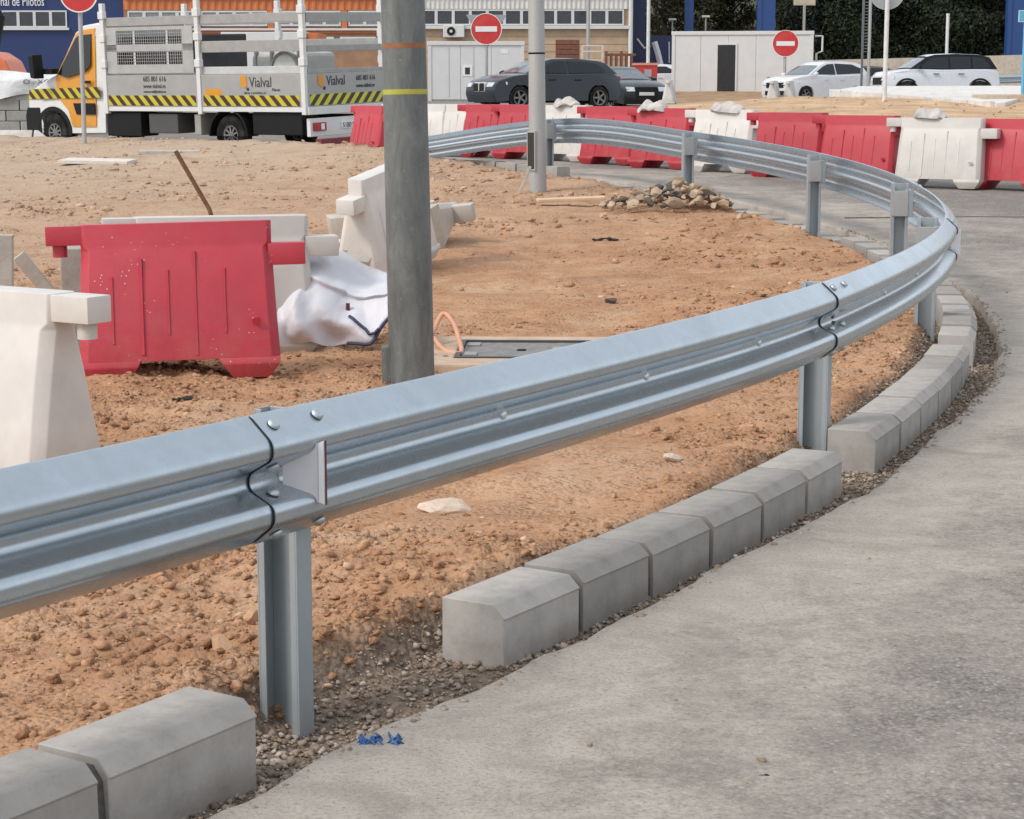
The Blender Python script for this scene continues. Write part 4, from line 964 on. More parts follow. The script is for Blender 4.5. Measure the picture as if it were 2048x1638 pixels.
for f, ins in ((-1, .06), (-.96, .02), (-.88, 0), (0, 0), (.88, 0), (.96, .02), (1, .06)):
    rings.append([(x - (ins * .7 if x > 5.9 else 0) - (.10 * (abs(f) ** 3) if x > 6.5 else 0), f * (1.0 - (.13 * max(0, z - 1.3)) - .0), z - (ins * .6 if z > 1.0 else 0)) for x, z in P])
MB().loft(rings).build('cab', WHITE, tk, smooth=30)
yc = lambda z: 1.0 - .13 * max(0, z - 1.3)
def cabpanel(name, poly, mat, e0, e1, parent=tk):
    b = MB(); b.loft([[(x, yc(z) + e, z) for x, z in poly] for e in (e0, e1)]); o = b.build(name, mat, parent)
    b = MB(); b.loft([[(x, -yc(z) - e, z) for x, z in poly] for e in (e0, e1)]); b.build(name, mat, parent); return o
dr = cabpanel('door', [(5.98, 1.36), (5.50, 2.10), (5.40, 2.17), (5.02, 2.20), (5.00, .46), (5.62, .46), (5.70, .75), (5.98, 1.0)], YEL, -.04, .012)
cabpanel('side_window', [(5.93, 1.40), (5.50, 2.03), (5.42, 2.08), (5.10, 2.10), (5.10, 1.55), (5.22, 1.45), (5.7, 1.34)], GLASS, .008, .022)
cabpanel('rubbing_strip', [(5.55, .88), (5.0, .88), (5.0, .68), (5.48, .68)], BLACKP, .008, .03)
cabpanel('door_handle', [(5.25, 1.28), (5.08, 1.28), (5.08, 1.23), (5.25, 1.23)], BLACKP, .008, .035)
cabpanel('reflective_stripe', [(6.70, 1.13), (4.86, 1.17), (4.86, .98), (6.74, .95)], STRIPE, .010, .018)
for s in (-1, 1):
    m3 = MB(); m3.loft([[(6.18 + dx, s * (1.0 + dy), z) for dx, z in ((.0, 1.32), (.12, 1.34), (.16, 1.74), (.02, 1.76))] for dy in (.10, .34)]); m3.build('mirror', BLACKP, tk, bevel=.03); MB().b6(5.95, 6.24, s * .95, s * 1.12, 1.40, 1.50).build('mirror_arm', BLACKP, tk)
b = MB(); b.loft([[(6.20, -.80, 1.42), (6.20, .80, 1.42), (5.60, .74, 2.12), (5.60, -.74, 2.12)], [(6.06, -.80, 1.40), (6.06, .80, 1.40), (5.5, .74, 2.10), (5.5, -.74, 2.10)]]); b.build('windscreen', GLASS, tk)
bp = MB(); rr = []
for f in (-1, -.8, 0, .8, 1): rr.append([(x - .12 * abs(f) ** 4, f * 1.012, z) for x, z in ((6.56, .30), (6.97, .30), (6.97, .66), (6.92, .80), (6.60, .80), (6.56, .6))])
bp.loft(rr); bp.build('bumper', BLACKP, tk, bevel=.02)
b = MB(); b.ring([(.40, 0), (.475, 0), (.475, .02), (.40, .02), (.40, 0)], lambda p, q, h: (6.12 + p, .995 + h, max(.30, .345 + q)), 28); b.build('arch_trim', BLACKP, tk, smooth=40)
for s in (-1, 1):
    wheel(tk, 6.12, s * .90, .345, TRKW); wheel(tk, 1.79, s * .86, .345, TRKW)
b = MB(); b.b6(.2, 5.2, -.42, .42, .42, .66); b.build('chassis', BLACK, tk)
for (x0, x1, z0, z1, mt) in ((3.9, 4.75, .30, .72, BLACKP), (3.0, 3.7, .36, .70, M('tank_grey', (.07, .068, .065), .7)), (2.45, 2.6, .34, .70, M('box_cream', (.30, .29, .26), .6)), (.15, 1.25, .36, .74, BLACKP)):
    MB().b6(x0, x1, .55, .98, z0, z1).build('chassis_box', mt, tk, bevel=.02)
b = MB(); b.ring([(.42, -.14), (.45, -.14), (.45, .14), (.42, .14), (.42, -.14)], lambda p, q, h: (1.79 + p, .88 + h, max(.33, .345 + q)), 28); b.build('mudguard', BLACKP, tk, smooth=40)
MB().b6(.0, 4.70, -1.04, 1.04, .745, .83).build('bed_floor', WHITE, tk, bevel=.008)
for x0, x1 in ((.08, 2.33), (2.43, 4.64)):
    for s in (-1, 1):
        p_ = MB().b6(x0, x1, s * 1.02, s * 1.05, .835, 1.37).build('side_panel', ALU, tk, bevel=.006)
        MB().b6(x0 + .04, x1 - .04, s * 1.05, s * 1.054, .845, 1.02).build('reflective_stripe', STRIPE, p_)
MB().b6(-.02, .02, -1.0, 1.0, .835, 1.37).build('tailboard', ALU, tk, bevel=.006)
MB().b6(-.024, -.02, -.95, .95, .85, 1.03).build('reflective_stripe', STRIPE2, tk)
for x in (.03, 2.38, 4.67):
    for s in (-1, 1):
        p_ = MB().b6(x - .045, x + .045, s * .985, s * 1.065, .70, 2.62).build('stake', WHITE, tk, bevel=.01)
        for z in (1.5, 1.95, 2.35): MB().b6(x - .065, x + .065, s * .99, s * 1.085, z, z + .13).build('bracket', WHITE, p_, bevel=.01)
for s in (-1, 1):
    MB().b6(.08, 4.62, s * .99, s * 1.02, 2.22, 2.37).build('side_rail', ALUD, tk, bevel=.006); MB().b6(.08, 2.33, s * .99, s * 1.02, 1.74, 1.93).build('side_rail', ALUD, tk, bevel=.006)
for z0, z1 in ((2.20, 2.36), (1.72, 1.83), (1.37, 1.44)): MB().b6(-.02, .02, -.97, .97, z0 + .003, z1).build('rear_rail', ALUD, tk, bevel=.006)
MB().b6(.05, 4.6, .97, 1.0, 1.372, 1.50).build('upper_board', M('pale_board', (.50, .50, .49), .5, .2), tk, bevel=.006)
# mesh screen over the front half of the side
MESHG = M('mesh_steel', (.42, .42, .41), .5, .5, var=.1)
b = MB()
for (x0, x1, z0, z1) in ((2.5, 4.6, 2.14, 2.2), (2.5, 4.6, 1.78, 1.90), (2.5, 4.6, 1.40, 1.55), (2.5, 2.75, 1.55, 2.14), (4.35, 4.6, 1.55, 2.14)): b.b6(x0, x1, 1.02, 1.035, z0, z1)
b.build('screen_frame', MESHG, tk)
for k in range(40): MB().b6(2.5 + k * .0535, 2.507 + k * .0535, 1.024, 1.031, 1.42, 2.2).build('screen_wire', MESHG, tk)
for k in range(14): MB().b6(2.5, 4.6, 1.025, 1.030, 1.44 + k * .054, 1.446 + k * .054).build('screen_wire', MESHG, tk)
for x in (3.1, 3.9): MB().b6(x, x + .05, 1.014, 1.020, 1.5, 2.2).build('screen_upright', WHITE, tk)
# headboard, load
MB().b6(4.62, 4.66, -.95, .95, .85, 2.25).build('headboard', ALUD, tk)
for (x0, x1, y0, y1, z0, z1, nm, mt) in ((2.75, 4.5, -.6, .75, .83, 2.05, 'tool_chest', M('dark_load', (.03, .03, .032), .7, var=.6, scale=3)),):
    tag(MB().b6(x0, x1, y0, y1, z0, z1).build(nm, mt, None, bevel=.03), 'dark load seen through the mesh screen of the truck', 'load').matrix_world = Matrix.Translation(tk.location) @ Euler(tk.rotation_euler).to_matrix().to_4x4()
cm = thing('compressor', 'rounded grey machine with a round drum on the truck bed', 'machine', (0, 0, 0)); cm.matrix_world = Matrix.Translation(tk.location) @ Euler(tk.rotation_euler).to_matrix().to_4x4()
CMG = M('machine_grey', (.42, .43, .40), .5, var=.12, dust=.25)
MB().b6(.25, 1.45, -.1, .75, .84, 1.72).build('housing', CMG, cm, bevel=.12, seg=4, bang=30)
MB().lathe([(.001, 0), (.30, 0), (.30, .05), (.24, .07), (.001, .07)], lambda a, b, h: (.62 + a, .76 + h, 1.42 + b), 26).build('drum', M('drum_grey', (.48, .49, .46), .5), cm, smooth=35)
MB().ring([(.28, 0), (.32, 0), (.32, .09), (.28, .09), (.28, 0)], lambda a, b, h: (.62 + a, .755 + h, 1.42 + b), 26).build('drum_rim', M('drum_rim', (.2, .2, .19), .6), cm, smooth=35)
for x in (.35, .95, 1.3): MB().b6(x, x + .04, .70, .77, 1.40, 1.75).build('frame_bar', M('drum_rim2', (.25, .26, .25), .6), cm)
# rear crossmember, lights, plate
MB().b6(-.05, .06, -1.02, 1.02, .70, .83).build('rear_sill', WHITE, tk, bevel=.01)
MB().b6(-.03, .05, -.98, .98, .34, .64).build('light_bar', WHITE, tk, bevel=.01)
for s in (-1, 1):
    a = MB().b6(-.06, -.03, s * .60, s * .92, .43, .57).build('tail_light', M('tail_red', (.35, .02, .03), .25), tk, bevel=.01); MB().b6(-.066, -.06, s * .66, s * .74, .45, .55).build('reverse_lens', SIGNWHITE, a)
pl = MB().b6(-.045, -.032, -.38, .20, .44, .57).build('number_plate', M('plate_white', (.72, .72, .70), .4), tk, bevel=.004)
MB().b6(-.2, -.06, -.9, .9, .20, .30).build('underrun_bar', M('dark_red_bar', (.16, .015, .02), .5), tk, bevel=.01)
SIDE = lambda x, z: Matrix(((-1, 0, 0, x), (0, 0, 1, 1.0535), (0, 1, 0, z), (0, 0, 0, 1)))     # lettering on the left side, read from outside
REAR = lambda y, z, x=-.024: Matrix(((0, 0, -1, x), (-1, 0, 0, y), (0, 1, 0, z), (0, 0, 0, 1)))
text('Vialval', .24, LETTER, tk, SIDE(1.22, 1.16), sx=.82); text('Navas', .075, LETTER, tk, SIDE(.72, 1.09)); text('obras y servicios, s.l.', .06, LETTER, tk, SIDE(1.35, 1.045))
text('685 801 616', .13, LETTER, tk, SIDE(3.72, 1.26), sx=.85); text('www.vialval.es', .11, LETTER, tk, SIDE(3.72, 1.145), sx=.85); text('comercial@vialval.es', .065, LETTER, tk, SIDE(3.72, 1.065))
text('Vialval', .23, LETTER, tk, REAR(.52, 1.17), sx=.82); text('685 801 616', .12, LETTER, tk, REAR(-.25, 1.23), sx=.85); text('www.vialval.es', .10, LETTER, tk, REAR(-.25, 1.11), sx=.85)
text('5180 LKT', .12, LETTER, tk, REAR(.17, .46, -.047), sx=.95)
for fn, u in ((SIDE, 1.42), (REAR, .74)):
    b = MB(); pts = [fn(u, 1.19) @ Vector(q) for q in ((0, 0, 0), (.09, -.05, 0), (.15, .0, 0), (.13, .16, 0), (0, .16, 0))]; pts2 = [fn(u, 1.19) @ Vector((q[0], q[1], .003)) for q in ((0, 0, 0), (.09, -.05, 0), (.15, .0, 0), (.13, .16, 0), (0, .16, 0))]
    b.loft([[tuple(q) for q in pts], [tuple(q) for q in pts2]]); b.build('logo_shape', YEL, tk)
    b = MB(); c = fn(u - .18, 1.12); b.lathe([(.001, 0), (.03, 0), (.03, .003), (.001, .003)], lambda a, q, h: tuple((fn(u, 1.125) @ Vector((.16 + a, q, h)))), 12); b.build('logo_shape', LETTER, tk)
b = MB(); b.prism([(2.25, 1.02), (1.85, 1.02), (1.88, 1.13), (2.25, 1.13)], lambda a, c, q: (a, q, c), 1.0505, 1.0535); b.build('yellow_panel', YEL, tk)
MB().b6(2.95, 3.5, 1.001, 1.004, 1.42, 1.48).build('blue_sticker', M('sticker_blue', (.01, .04, .22), .5), tk)

# ================================================================ FAR GROUND: soil bank, traffic island
ny, nx = 70, 150; xs = np.linspace(1.5, 34, nx); ys = np.linspace(31, 61, ny); MX, MY = np.meshgrid(xs, ys)
crest = np.interp(MX, [1.5, 3.2, 5.0, 8, 12, 40], [.0, .05, .22, .40, .36, .34])
prof = sstep(32, 51, MY) * sstep(60.5, 55, MY); MZ = G(MY) + crest * prof + .12 * fbm(MX, MY, .35, 3, 91) * prof + .06 * fbm(MX, MY, 1.6, 3, 92) * prof - .05 * (1 - prof) - .03
SOIL2 = M('pale_soil', (.50, .345, .215), .95, var=.3, scale=.9, bmp=.8, bscale=9, bdist=.08, spec=.1)
struct(obj('soil_bank', np_mesh('soil_bank', np.c_[MX.ravel(), MY.ravel(), MZ.ravel()], gridfaces(ny, nx), SOIL2)))
n = 700; X = rng.uniform(4, 20, n); Y = rng.uniform(38, 54, n); pz = sstep(32, 51, Y) * sstep(60.5, 55, Y)
scatter('bank_stones', X, Y, G(Y) + np.interp(X, [1.5, 3.2, 5.0, 8, 12, 40], [.0, .05, .22, .40, .36, .34]) * pz, -.0 + .012 * 5 ** (rng.random(n) ** 3), island_stone_mat('bank_stone', [(.44, .28, .17), (.55, .40, .28), (.40, .26, .16)]), .6)
PALEC = concrete_mat('pale_concrete', (.60, .575, .545))
il = thing('traffic_island', 'pale concrete island with a pointed nose in front of the white hatchback', 'traffic island', (11, 55, 1.3))
poly = [(9.75, 60.0, 1.60), (10.4, 56, 1.50), (11.0, 52, 1.38), (11.85, 48.4, 1.28), (12.1, 48.4, 1.29), (16.8, 60, 1.73), (17.5, 63, 1.76), (11.0, 63, 1.74)]
b = MB(); b.loft([[(x, y, z - .45) for x, y, z in poly], poly]); b.build('slab', PALEC, il, off=(11, 55, 1.3), bevel=.03)
for k in range(3):
    a, c = Vector(poly[k]), Vector(poly[k + 1]); nseg = int((c - a).length / 1.0)
    for i in range(nseg):
        p0 = a.lerp(c, i / nseg); p1 = a.lerp(c, (i + .97) / nseg); q = (p1 - p0); nn = Vector((q.y, -q.x, 0)).normalized() * -.12
        MBb = MB(); MBb.loft([[tuple(p0 + Vector((0, 0, e))), tuple(p0 - nn + Vector((0, 0, e))), tuple(p1 - nn + Vector((0, 0, e))), tuple(p1 + Vector((0, 0, e)))] for e in (-.5, .03)]); MBb.build('kerb_stone', PALEC, il, off=(11, 55, 1.3), bevel=.015)
MB().b6(1.1, 6.5, 4.5, 6.0, -.2, .16).build('end_block', concrete_mat('tan_concrete', (.50, .40, .31)), il, bevel=.03).location = (0, -9, .02)
wl_ = thing('retaining_wall', 'low beige concrete wall running behind the parked cars on the right', 'wall', (20, 96, 1.5)); b = MB()
b.loft([[(-8, 0, -.6), (-8, .4, -.6), (-8, .4, 1.55), (-8, 0, 1.55)], [(22, -14, -.6), (22, -13.6, -.6), (22, -13.6, 2.15), (22, -14, 2.15)]]); b.build('wall_face', concrete_mat('beige_wall', (.46, .40, .33)), wl_)
fg = thing('guardrail', 'short length of crash barrier behind the small white hatchback at the right edge', 'guardrail', (18.5, 74, 1.3)); b = MB()
b.loft([[(x, 0 + u, v + .9 + .03 * x) for u, v in [(-uu, vv) for uu, vv in WP] + [(-uu + .01, vv) for uu, vv in WB[::-1]]] for x in (-2, 2, 6)]); b.build('beam', GALV, fg, smooth=35)
for x in (-1, 3): MB().b6(x, x + .12, .02, .08, 0, .9).build('post', GALV_DULL, fg)
b = MB(); r_ = random.Random(3); st = thing('stone_heap', 'heap of grey stones and soil left of the site cabin', 'stones', (5.2, 80, 1.25))
for k in range(40):
    o = obj('stone', r_.choice(ROCKSD + ROCKS[:2]), st, (r_.uniform(-.9, 1.0), r_.uniform(-.5, .5), r_.uniform(0, .42)), (r_.random(), r_.random(), r_.random() * 6)); s = r_.uniform(.12, .25); o.scale = (s, s, s)

# ================================================================ SITE CABINS
CABW = M('cabin_white', (.60, .595, .585), .5, var=.04, scale=2, dust=.12); CABT = M('cabin_trim', (.60, .59, .575), .45, var=.04)
def cabin(label, loc, rz, L, D, Ht, door=None, vents=(), extra=None):
    t = thing('site_cabin', label, 'cabin', loc, R(rz)); n_ = int(L / 1.15)
    for k in range(n_):
        w = L / n_; MB().b6(-L / 2 + k * w, -L / 2 + (k + 1) * w - .012, 0, .06, .12, Ht - .12).build('wall_panel', CABW, t, bevel=.006)
    MB().b6(-L / 2, L / 2, .06, D, .05, Ht - .1).build('box', CABW, t)
    for x in (-L / 2, L / 2): MB().b6(x - .07, x + .07, -.03, .12, 0, Ht).build('corner_post', CABT, t, bevel=.01)
    MB().b6(-L / 2 - .09, L / 2 + .09, -.05, D + .05, Ht - .14, Ht + .02).build('roof_edge', CABT, t, bevel=.015)
    if door:
        x, w, h, mt = door; d = MB().b6(x - w / 2, x + w / 2, -.03, -.004, .15, .15 + h).build('door', mt, t)
        for a in ((x - w / 2 - .07, x - w / 2, .15, .15 + h + .07), (x + w / 2, x + w / 2 + .07, .15, .15 + h + .07), (x - w / 2, x + w / 2, .15 + h, .15 + h + .07)): MB().b6(a[0], a[1], -.045, .0, a[2], a[3]).build('door_frame', CABT, t)
    if extra: extra(t, L, Ht)
    return t
def cab_extra(t, L, Ht):
    MB().b6(L / 2 - 1.9, L / 2 - 1.6, -.03, -.004, .15, .75).build('low_hatch', GLASS, t)
    MB().tube([(L / 2 + .12, .2, Ht - .2), (L / 2 + .45, .2, Ht - .2), (L / 2 + .45, .2, Ht - .85), (L / 2 + .2, .2, Ht - .95), (L / 2 + .2, .2, .3)], .045, 8).build('pipe', CABT, t, smooth=40)
cabin('white site cabin with a dark doorway, behind the right-hand no entry sign', (10.05, 86.5, 1.47), -8, 6.0, 2.4, 2.72, (-.78 + .1, .78, 2.0, M('dark_doorway', (.016, .015, .017), .35, var=.3)), extra=cab_extra)
def cab2(t, L, Ht):
    MB().b6(1.0, 1.3, -.012, -.004, 1.95, 2.12).build('notice', SIGNWHITE, t); MB().b6(-.55, -.15, -.02, -.004, 1.05, 1.5).build('sign_board', SIGNWHITE, t); MB().b6(-.45, -.25, -.024, -.02, 1.12, 1.4).build('notice_symbol', LETTER, t)
    for x in (-1.1, -.1): MB().b6(x, x + .01, -.012, -.002, .2, 2.2).build('door_seam', M('seam_grey', (.30, .30, .29), .7), t)
cabin('pale grey site cabin behind the graphite hatchback, left of the thin lamp post', (-1.45, 80, 1.16), 3, 3.75, 2.4, 2.42, extra=cab2)

# ================================================================ BUILDINGS
def corrugated(mb, x0, x1, y, z0, z1, pitch, depth):
    n_ = int((x1 - x0) / pitch); pts = []
    for k in range(n_ + 1):
        x = x0 + (x1 - x0) * k / n_; pts += [(x, y - (depth if k % 2 else 0)), (min(x1, x + pitch * .5), y - (depth if k % 2 else 0))]
    mb.loft([[(x, yy, z0) for x, yy in pts], [(x, yy, z1) for x, yy in pts]], False, False)
BLUEW = M('navy_cladding', (.012, .030, .115), .45, var=.08, scale=1.5); ORANGE = M('orange_cladding', (.52, .15, .045), .5, var=.15, scale=2); CREAM = M('cream_render', (.50, .46, .40), .85, var=.08); BRICK = M('tan_blockwork', (.46, .33, .22), .9, var=.12, scale=3, bmp=.3)
WINW = M('window_frame_white', (.58, .575, .56), .5, var=.05); PANE = M('building_pane', (.035, .038, .045), .12, var=.3); PANEG = M('grey_pane', (.20, .20, .21), .25, var=.1)
def windows(t, x0, x1, y, z0, z1, n_, pane, gap=None, fw=.09):
    w = (x1 - x0) / n_
    for k in range(n_):
        a = x0 + k * w; f = MB()
        for q in ((a, a + fw, z0, z1), (a + w - fw, a + w, z0, z1), (a + fw, a + w - fw, z0, z0 + fw), (a + fw, a + w - fw, z1 - fw, z1)): f.b6(q[0] + .002, q[1] - .002, y - .06, y, q[2], q[3])
        wo_ = f.build('window', WINW, t); MB().b6(a + fw, a + w - fw, y - .03, y - .005, z0 + fw, z1 - fw).build('pane', pane, wo_)
B0 = 95.0
bl = thing('building', 'navy blue clad building with white lettering and a band of windows, top left', 'building', (-24, B0, 1.5)); gx0, gz0 = -24, 1.5
MB().b6(-12, 5.45, .15, 12, -1, 7.5).build('wall', BLUEW, bl)
for k in range(15): MB().b6(-12 + k * 1.165, -12 + (k + 1) * 1.165 - .02, .05, .15, 4.65, 7.5).build('cladding_panel', BLUEW, bl)
windows(bl, -8.2, 2.7, .14, 3.15, 3.95, 14, PANE, fw=.07)
MB().b6(-8.3, 2.8, -.02, .15, 3.03, 3.14).build('sill', WINW, bl)
text('onal de Pilotos', .62, SIGNWHITE, bl, Matrix.Translation((-3.35 + 2.7, .03, 4.35 - .18)) @ Matrix.Rotation(R(90), 4, 'X'), sx=.62)
ob = thing('building', 'white framed building with orange cladding and a strip of grey windows behind the truck', 'building', (-11, B0 - .5, 1.5))
MB().b6(-7.5, 6.55, .2, 12, -1, 7.5).build('wall', M('brown_wall', (.30, .17, .10), .8, var=.25, scale=1.2), ob)
b = MB(); corrugated(b, -7.5, 6.5, .17, 3.95, 4.5, .17, .05); b.build('cladding', ORANGE, ob); MB().b6(-7.5, 6.5, .02, .2, 4.5, 4.66).build('fascia', WINW, ob)
b = MB(); corrugated(b, -7.5, 6.5, .17, 4.66, 7.5, .17, .05); b.build('cladding', CABT, ob)
for k in range(4): windows(ob, -7.3 + k * 3.5, -4.15 + k * 3.5, .15, 3.2, 3.92, 4, PANEG, fw=.08); MB().b6(-4.12 + k * 3.5, -3.84 + k * 3.5, .04, .2, 3.1, 3.94).build('orange_post', ORANGE, ob)
MB().b6(-7.5, 6.5, -.03, .2, 3.0, 3.10).build('sill', WINW, ob); MB().b6(-7.5, 6.5, .12, .2, 2.86, 3.0).build('orange_band', ORANGE, ob)
for k in range(7): MB().b6(-7.2 + k * 2.0, -5.5 + k * 2.0, .08, .2, 2.3, 2.7).build('white_band', WINW, ob)
cb = thing('building', 'cream building with ribbed white canopy and dark windows behind the hatchback', 'building', (0, B0 - 1, 1.5))
MB().b6(-4.5, 5.55, .2, 12, -1, 7.5).build('wall', BRICK, cb)
b = MB(); corrugated(b, -4.5, 5.5, .12, 3.98, 4.62, .11, .04); b.build('canopy', M('ribbed_white', (.60, .58, .55), .55, var=.1), cb); MB().b6(-4.5, 5.55, -.05, .2, 4.62, 7.5).build('upper_wall', CREAM, cb)
windows(cb, -4.4, 5.3, .15, 3.22, 3.96, 12, PANE, fw=.07); MB().b6(-4.5, 5.55, -.05, .2, 3.05, 3.2).build('sill', WINW, cb); MB().tube([(5.62, .05, -.5), (5.62, .05, 6.5)], .11, 10).build('downpipe', CABT, cb, smooth=40)
for k in range(24):
    for j in range(4): pass
for k, (zz) in enumerate((2.7, 2.35, 2.0, 1.65, 1.3)): MB().b6(-4.5, 5.5, .18, .197, zz, zz + .02).build('course_line', M('course_tan', (.41, .29, .195), .9), cb)  # thin, slightly darker tan strips along the block courses
ac = thing('air_conditioner', 'white air conditioning unit on the wall above the pale grey cabin', 'air conditioner', (-2.75, B0 - 1.15, 4.2)); MB().b6(-.5, .5, -.3, .25, -.05, .52).build('casing', CABT, ac, bevel=.03)
MB().lathe([(.001, 0), (.2, 0), (.2, .03), (.001, .03)], lambda a, c, h: (-.12 + a, -.305 - h, .23 + c), 20).build('fan', BLACKP, ac); MB().lathe([(.001, 0), (.07, 0), (.07, .04), (.001, .04)], lambda a, c, h: (-.12 + a, -.31 - h, .23 + c), 12).build('fan_hub', CABT, ac)
for lab, x, y, z1, mt in (('tall grey pole in front of the cream building', 3.45, 90, 7, GALV_LIGHT), ('tall white pole in front of the dark blue hoarding', 6.25, 91, 7.5, M('pale_pole_paint', (.62, .62, .61), .5, .2))):
    t = thing('pole', lab, 'pole', (x, y, 1.4)); MB().tube([(0, 0, 0), (0, 0, z1)], .085, 10).build('shaft', mt, t, smooth=40); MB().tube([(0, 0, 0), (0, 0, .3)], .13, 10).build('base', mt, t)
# stored goods between the buildings and the cars
RUSTY = M('rusty_steel', (.17, .07, .045), .85, var=.3, scale=8); t = thing('crate', 'brown slatted crate right of the thin lamp post, behind the hatchback roof', 'crate', (2.55, 88, 1.45)); t.scale = (1, 1, 1.28)
for k in range(6): MB().b6(-.6, .45, 0, .9, .9 + k * .17, 1.05 + k * .17).build('slat', RUSTY, t)
MB().b6(-.58, .43, .03, .87, 0, 1.9).build('core', RUSTY, t)
t = thing('rack', 'pale wooden rack with open shelves right of the brown crate', 'rack', (3.1, 87.5, 1.45)); t.scale = (1, 1, 1.25); PW = M('pale_timber', (.58, .50, .41), .8)
for x in (-.05, .85): MB().b6(x, x + .09, 0, .09, 0, 1.75).build('upright', PW, t)
for z in (.9, 1.2, 1.5, 1.7): MB().b6(.04, .85, 0, .4, z, z + .06).build('shelf', PW, t)
t = thing('storage_rack', 'row of rusty upright frames left of the red skip', 'rack', (4.75, 86, 1.45)); t.scale = (1, 1, 1.4)
for k in range(6): MB().b6(-.7 + k * .22, -.6 + k * .22, .0, .5, 0, 1.35 - .06 * (k % 3)).build('frame_upright', RUSTY, t)
for z in (.55, 1.2): MB().b6(-.72, .62, .02, .1, z, z + .08).build('cross_bar', RUSTY, t)
t = thing('skip', 'red steel skip with a dark opening behind the dark grey car', 'skip', (5.65, 83, 1.3)); t.scale = (1, 1, 1.22); b = MB(); b.loft([[(-.45, 0, 0), (.42, 0, 0), (.42, 1, 0), (-.45, 1, 0)], [(-.52, -.05, 1.15), (.45, -.05, 1.15), (.45, 1.1, 1.15), (-.52, 1.1, 1.15)]]); b.build('bin', M('skip_red', (.48, .035, .03), .5, var=.15), t, bevel=.02)
MB().b6(-.1, .2, -.06, -.03, .75, 1.0).build('label_plate', SIGNBACK, t); MB().b6(-.55, .48, -.09, 1.12, 1.14, 1.22).build('rim', M('skip_rim', (.55, .25, .2), .6), t)
t = thing('storage_container', 'white painted box with black pen strokes behind the truck tail', 'container', (-8.2, 66, 1.1), R(-3)); MB().b6(-1.5, 1.35, 0, 2, .2, 2.85 - .42).build('box', CABW, t, bevel=.02); MB().b6(1.37, 1.75, .1, 2, .2, 2.4).build('orange_end', ORANGE, t, bevel=.02)
for pts in ([(-.05, 2.0), (.12, 2.0)], [(.42, 1.95), (.48, 2.2), (.44, 2.25)], [(.44, 2.1), (.54, 1.93)], [(.9, 1.7), (.95, 1.9), (1.05, 1.82), (1.2, 1.9), (1.18, 2.05), (1.1, 2.1), (1.18, 2.2)]):
    MB().tube([(x, -.012, z) for x, z in pts], .018, 5).build('pen_stroke', LETTER, t)
# dark blue hoarding with white line figure, blue steel columns
hb = thing('hoarding', 'dark blue hoarding with white line figures between the cream building and the cabin', 'hoarding', (7.0, 96, 1.4)); NAVYB = M('hoarding_navy', (.012, .022, .075), .5, var=.15)
MB().b6(-1.25, 2.3, 0, .15, -.5, 2.9).build('board', NAVYB, hb); MB().b6(-1.25, -.55, 0, .15, 2.9, 6.2).build('tower', NAVYB, hb); b = MB(); b.loft([[(-1.3, 0, 4.6), (2.4, 0, 5.3), (2.4, 0, 5.7), (-1.3, 0, 4.95)], [(-1.3, .5, 4.6), (2.4, .5, 5.3), (2.4, .5, 5.7), (-1.3, .5, 4.95)]]); b.build('sloping_beam', NAVYB, hb)
FIG = M('figure_white', (.60, .62, .66), .6)
for pts, w in (([(-.95, 2.75), (-.6, 2.3), (-.3, 2.4)], .05), ([(-.12, 2.6), (.05, 2.1), (.2, 1.5)], .16), ([(.1, 1.45), (.3, 1.1), (.5, .75)], .06), ([(.55, 1.5), (.75, 1.1), (.95, .8)], .07), ([(.6, 2.6), (.62, 1.6)], .03)):
    MB().tube([(x, -.02, z) for x, z in pts], w, 6).build('painted_figure', FIG, hb)
BLUEC = M('blue_column_paint', (.018, .060, .20), .45, var=.1)
for lab, x, w in (('narrow blue steel column behind the site cabin roof, left one', 8.75, .42), ('broad blue steel column behind the site cabin roof, right one', 12.55, .88), ('blue steel column at the right, above the beige wall', 24.9, .92)):
    t = thing('column', lab, 'column', (x, 98, 1.6)); MB().b6(-w / 2, w / 2, 0, .5, 0, 7).build('shaft', BLUEC, t, bevel=.03); MB().b6(-w / 2, -w / 2 + w * .22, -.05, .0, 0, 7).build('flange', BLUEC, t)
for lab, x, y, h in (('small double lamp on a thin post, left of the narrow blue column', 8.15, 101, 3.6), ('small double lamp on a thin post, right of the narrow blue column', 9.85, 101, 3.75)):
    t = thing('street_lamp', lab, 'street lamp', (x, y, 1.6)); MB().tube([(0, 0, 0), (0, 0, h)], .045, 8).build('pole', GALV_LIGHT, t); MB().b6(-.2, .2, -.1, .1, h, h + .1).build('lamp_head', CABT, t, bevel=.02)

# ================================================================ PALLETS AND DIGGER, LEFT EDGE
pv = thing('paver_stack', 'stack of grey paving blocks under white plastic on a pallet, left of the truck', 'paving blocks', (-10.0, 40.5, .56), R(4)); PAV = concrete_mat('paver', (.36, .345, .32))
for j in range(4):
    for k in range(4):
        x = -1.1 + k * .5 + (.22 if j % 2 else 0); PV = MB().b6(x, x + .48, 0, .9, .16 + j * .215, .16 + j * .215 + .205).build('paver', PAV, pv, bevel=.012)
for x in (-1.1, -.2, .7): MB().b6(x, x + .14, -.02, .9, 0, .09).build('pallet_block', RUSTY, pv)
MB().b6(-1.15, 1.1, -.03, .95, .09, .14).build('pallet_board', RUSTY, pv)
nu, nv = 40, 16; V = np.zeros((nv, nu, 3)); 
for j in range(nv):
    for i in range(nu):
        u = i / (nu - 1); v = j / (nv - 1); x = -1.2 + 2.42 * u; V[j, i] = (x + .03 * math.sin(9 * v), -.05 - .03 * math.sin(14 * u + 3 * v) + (.5 * max(0, .3 - v)), 1.0 + .35 - .5 * v * (1 + .14 * math.sin(9 * u)) + .05 * math.sin(6 * u) * (1 - v) - (.12 * max(0, u - .93) * 10))
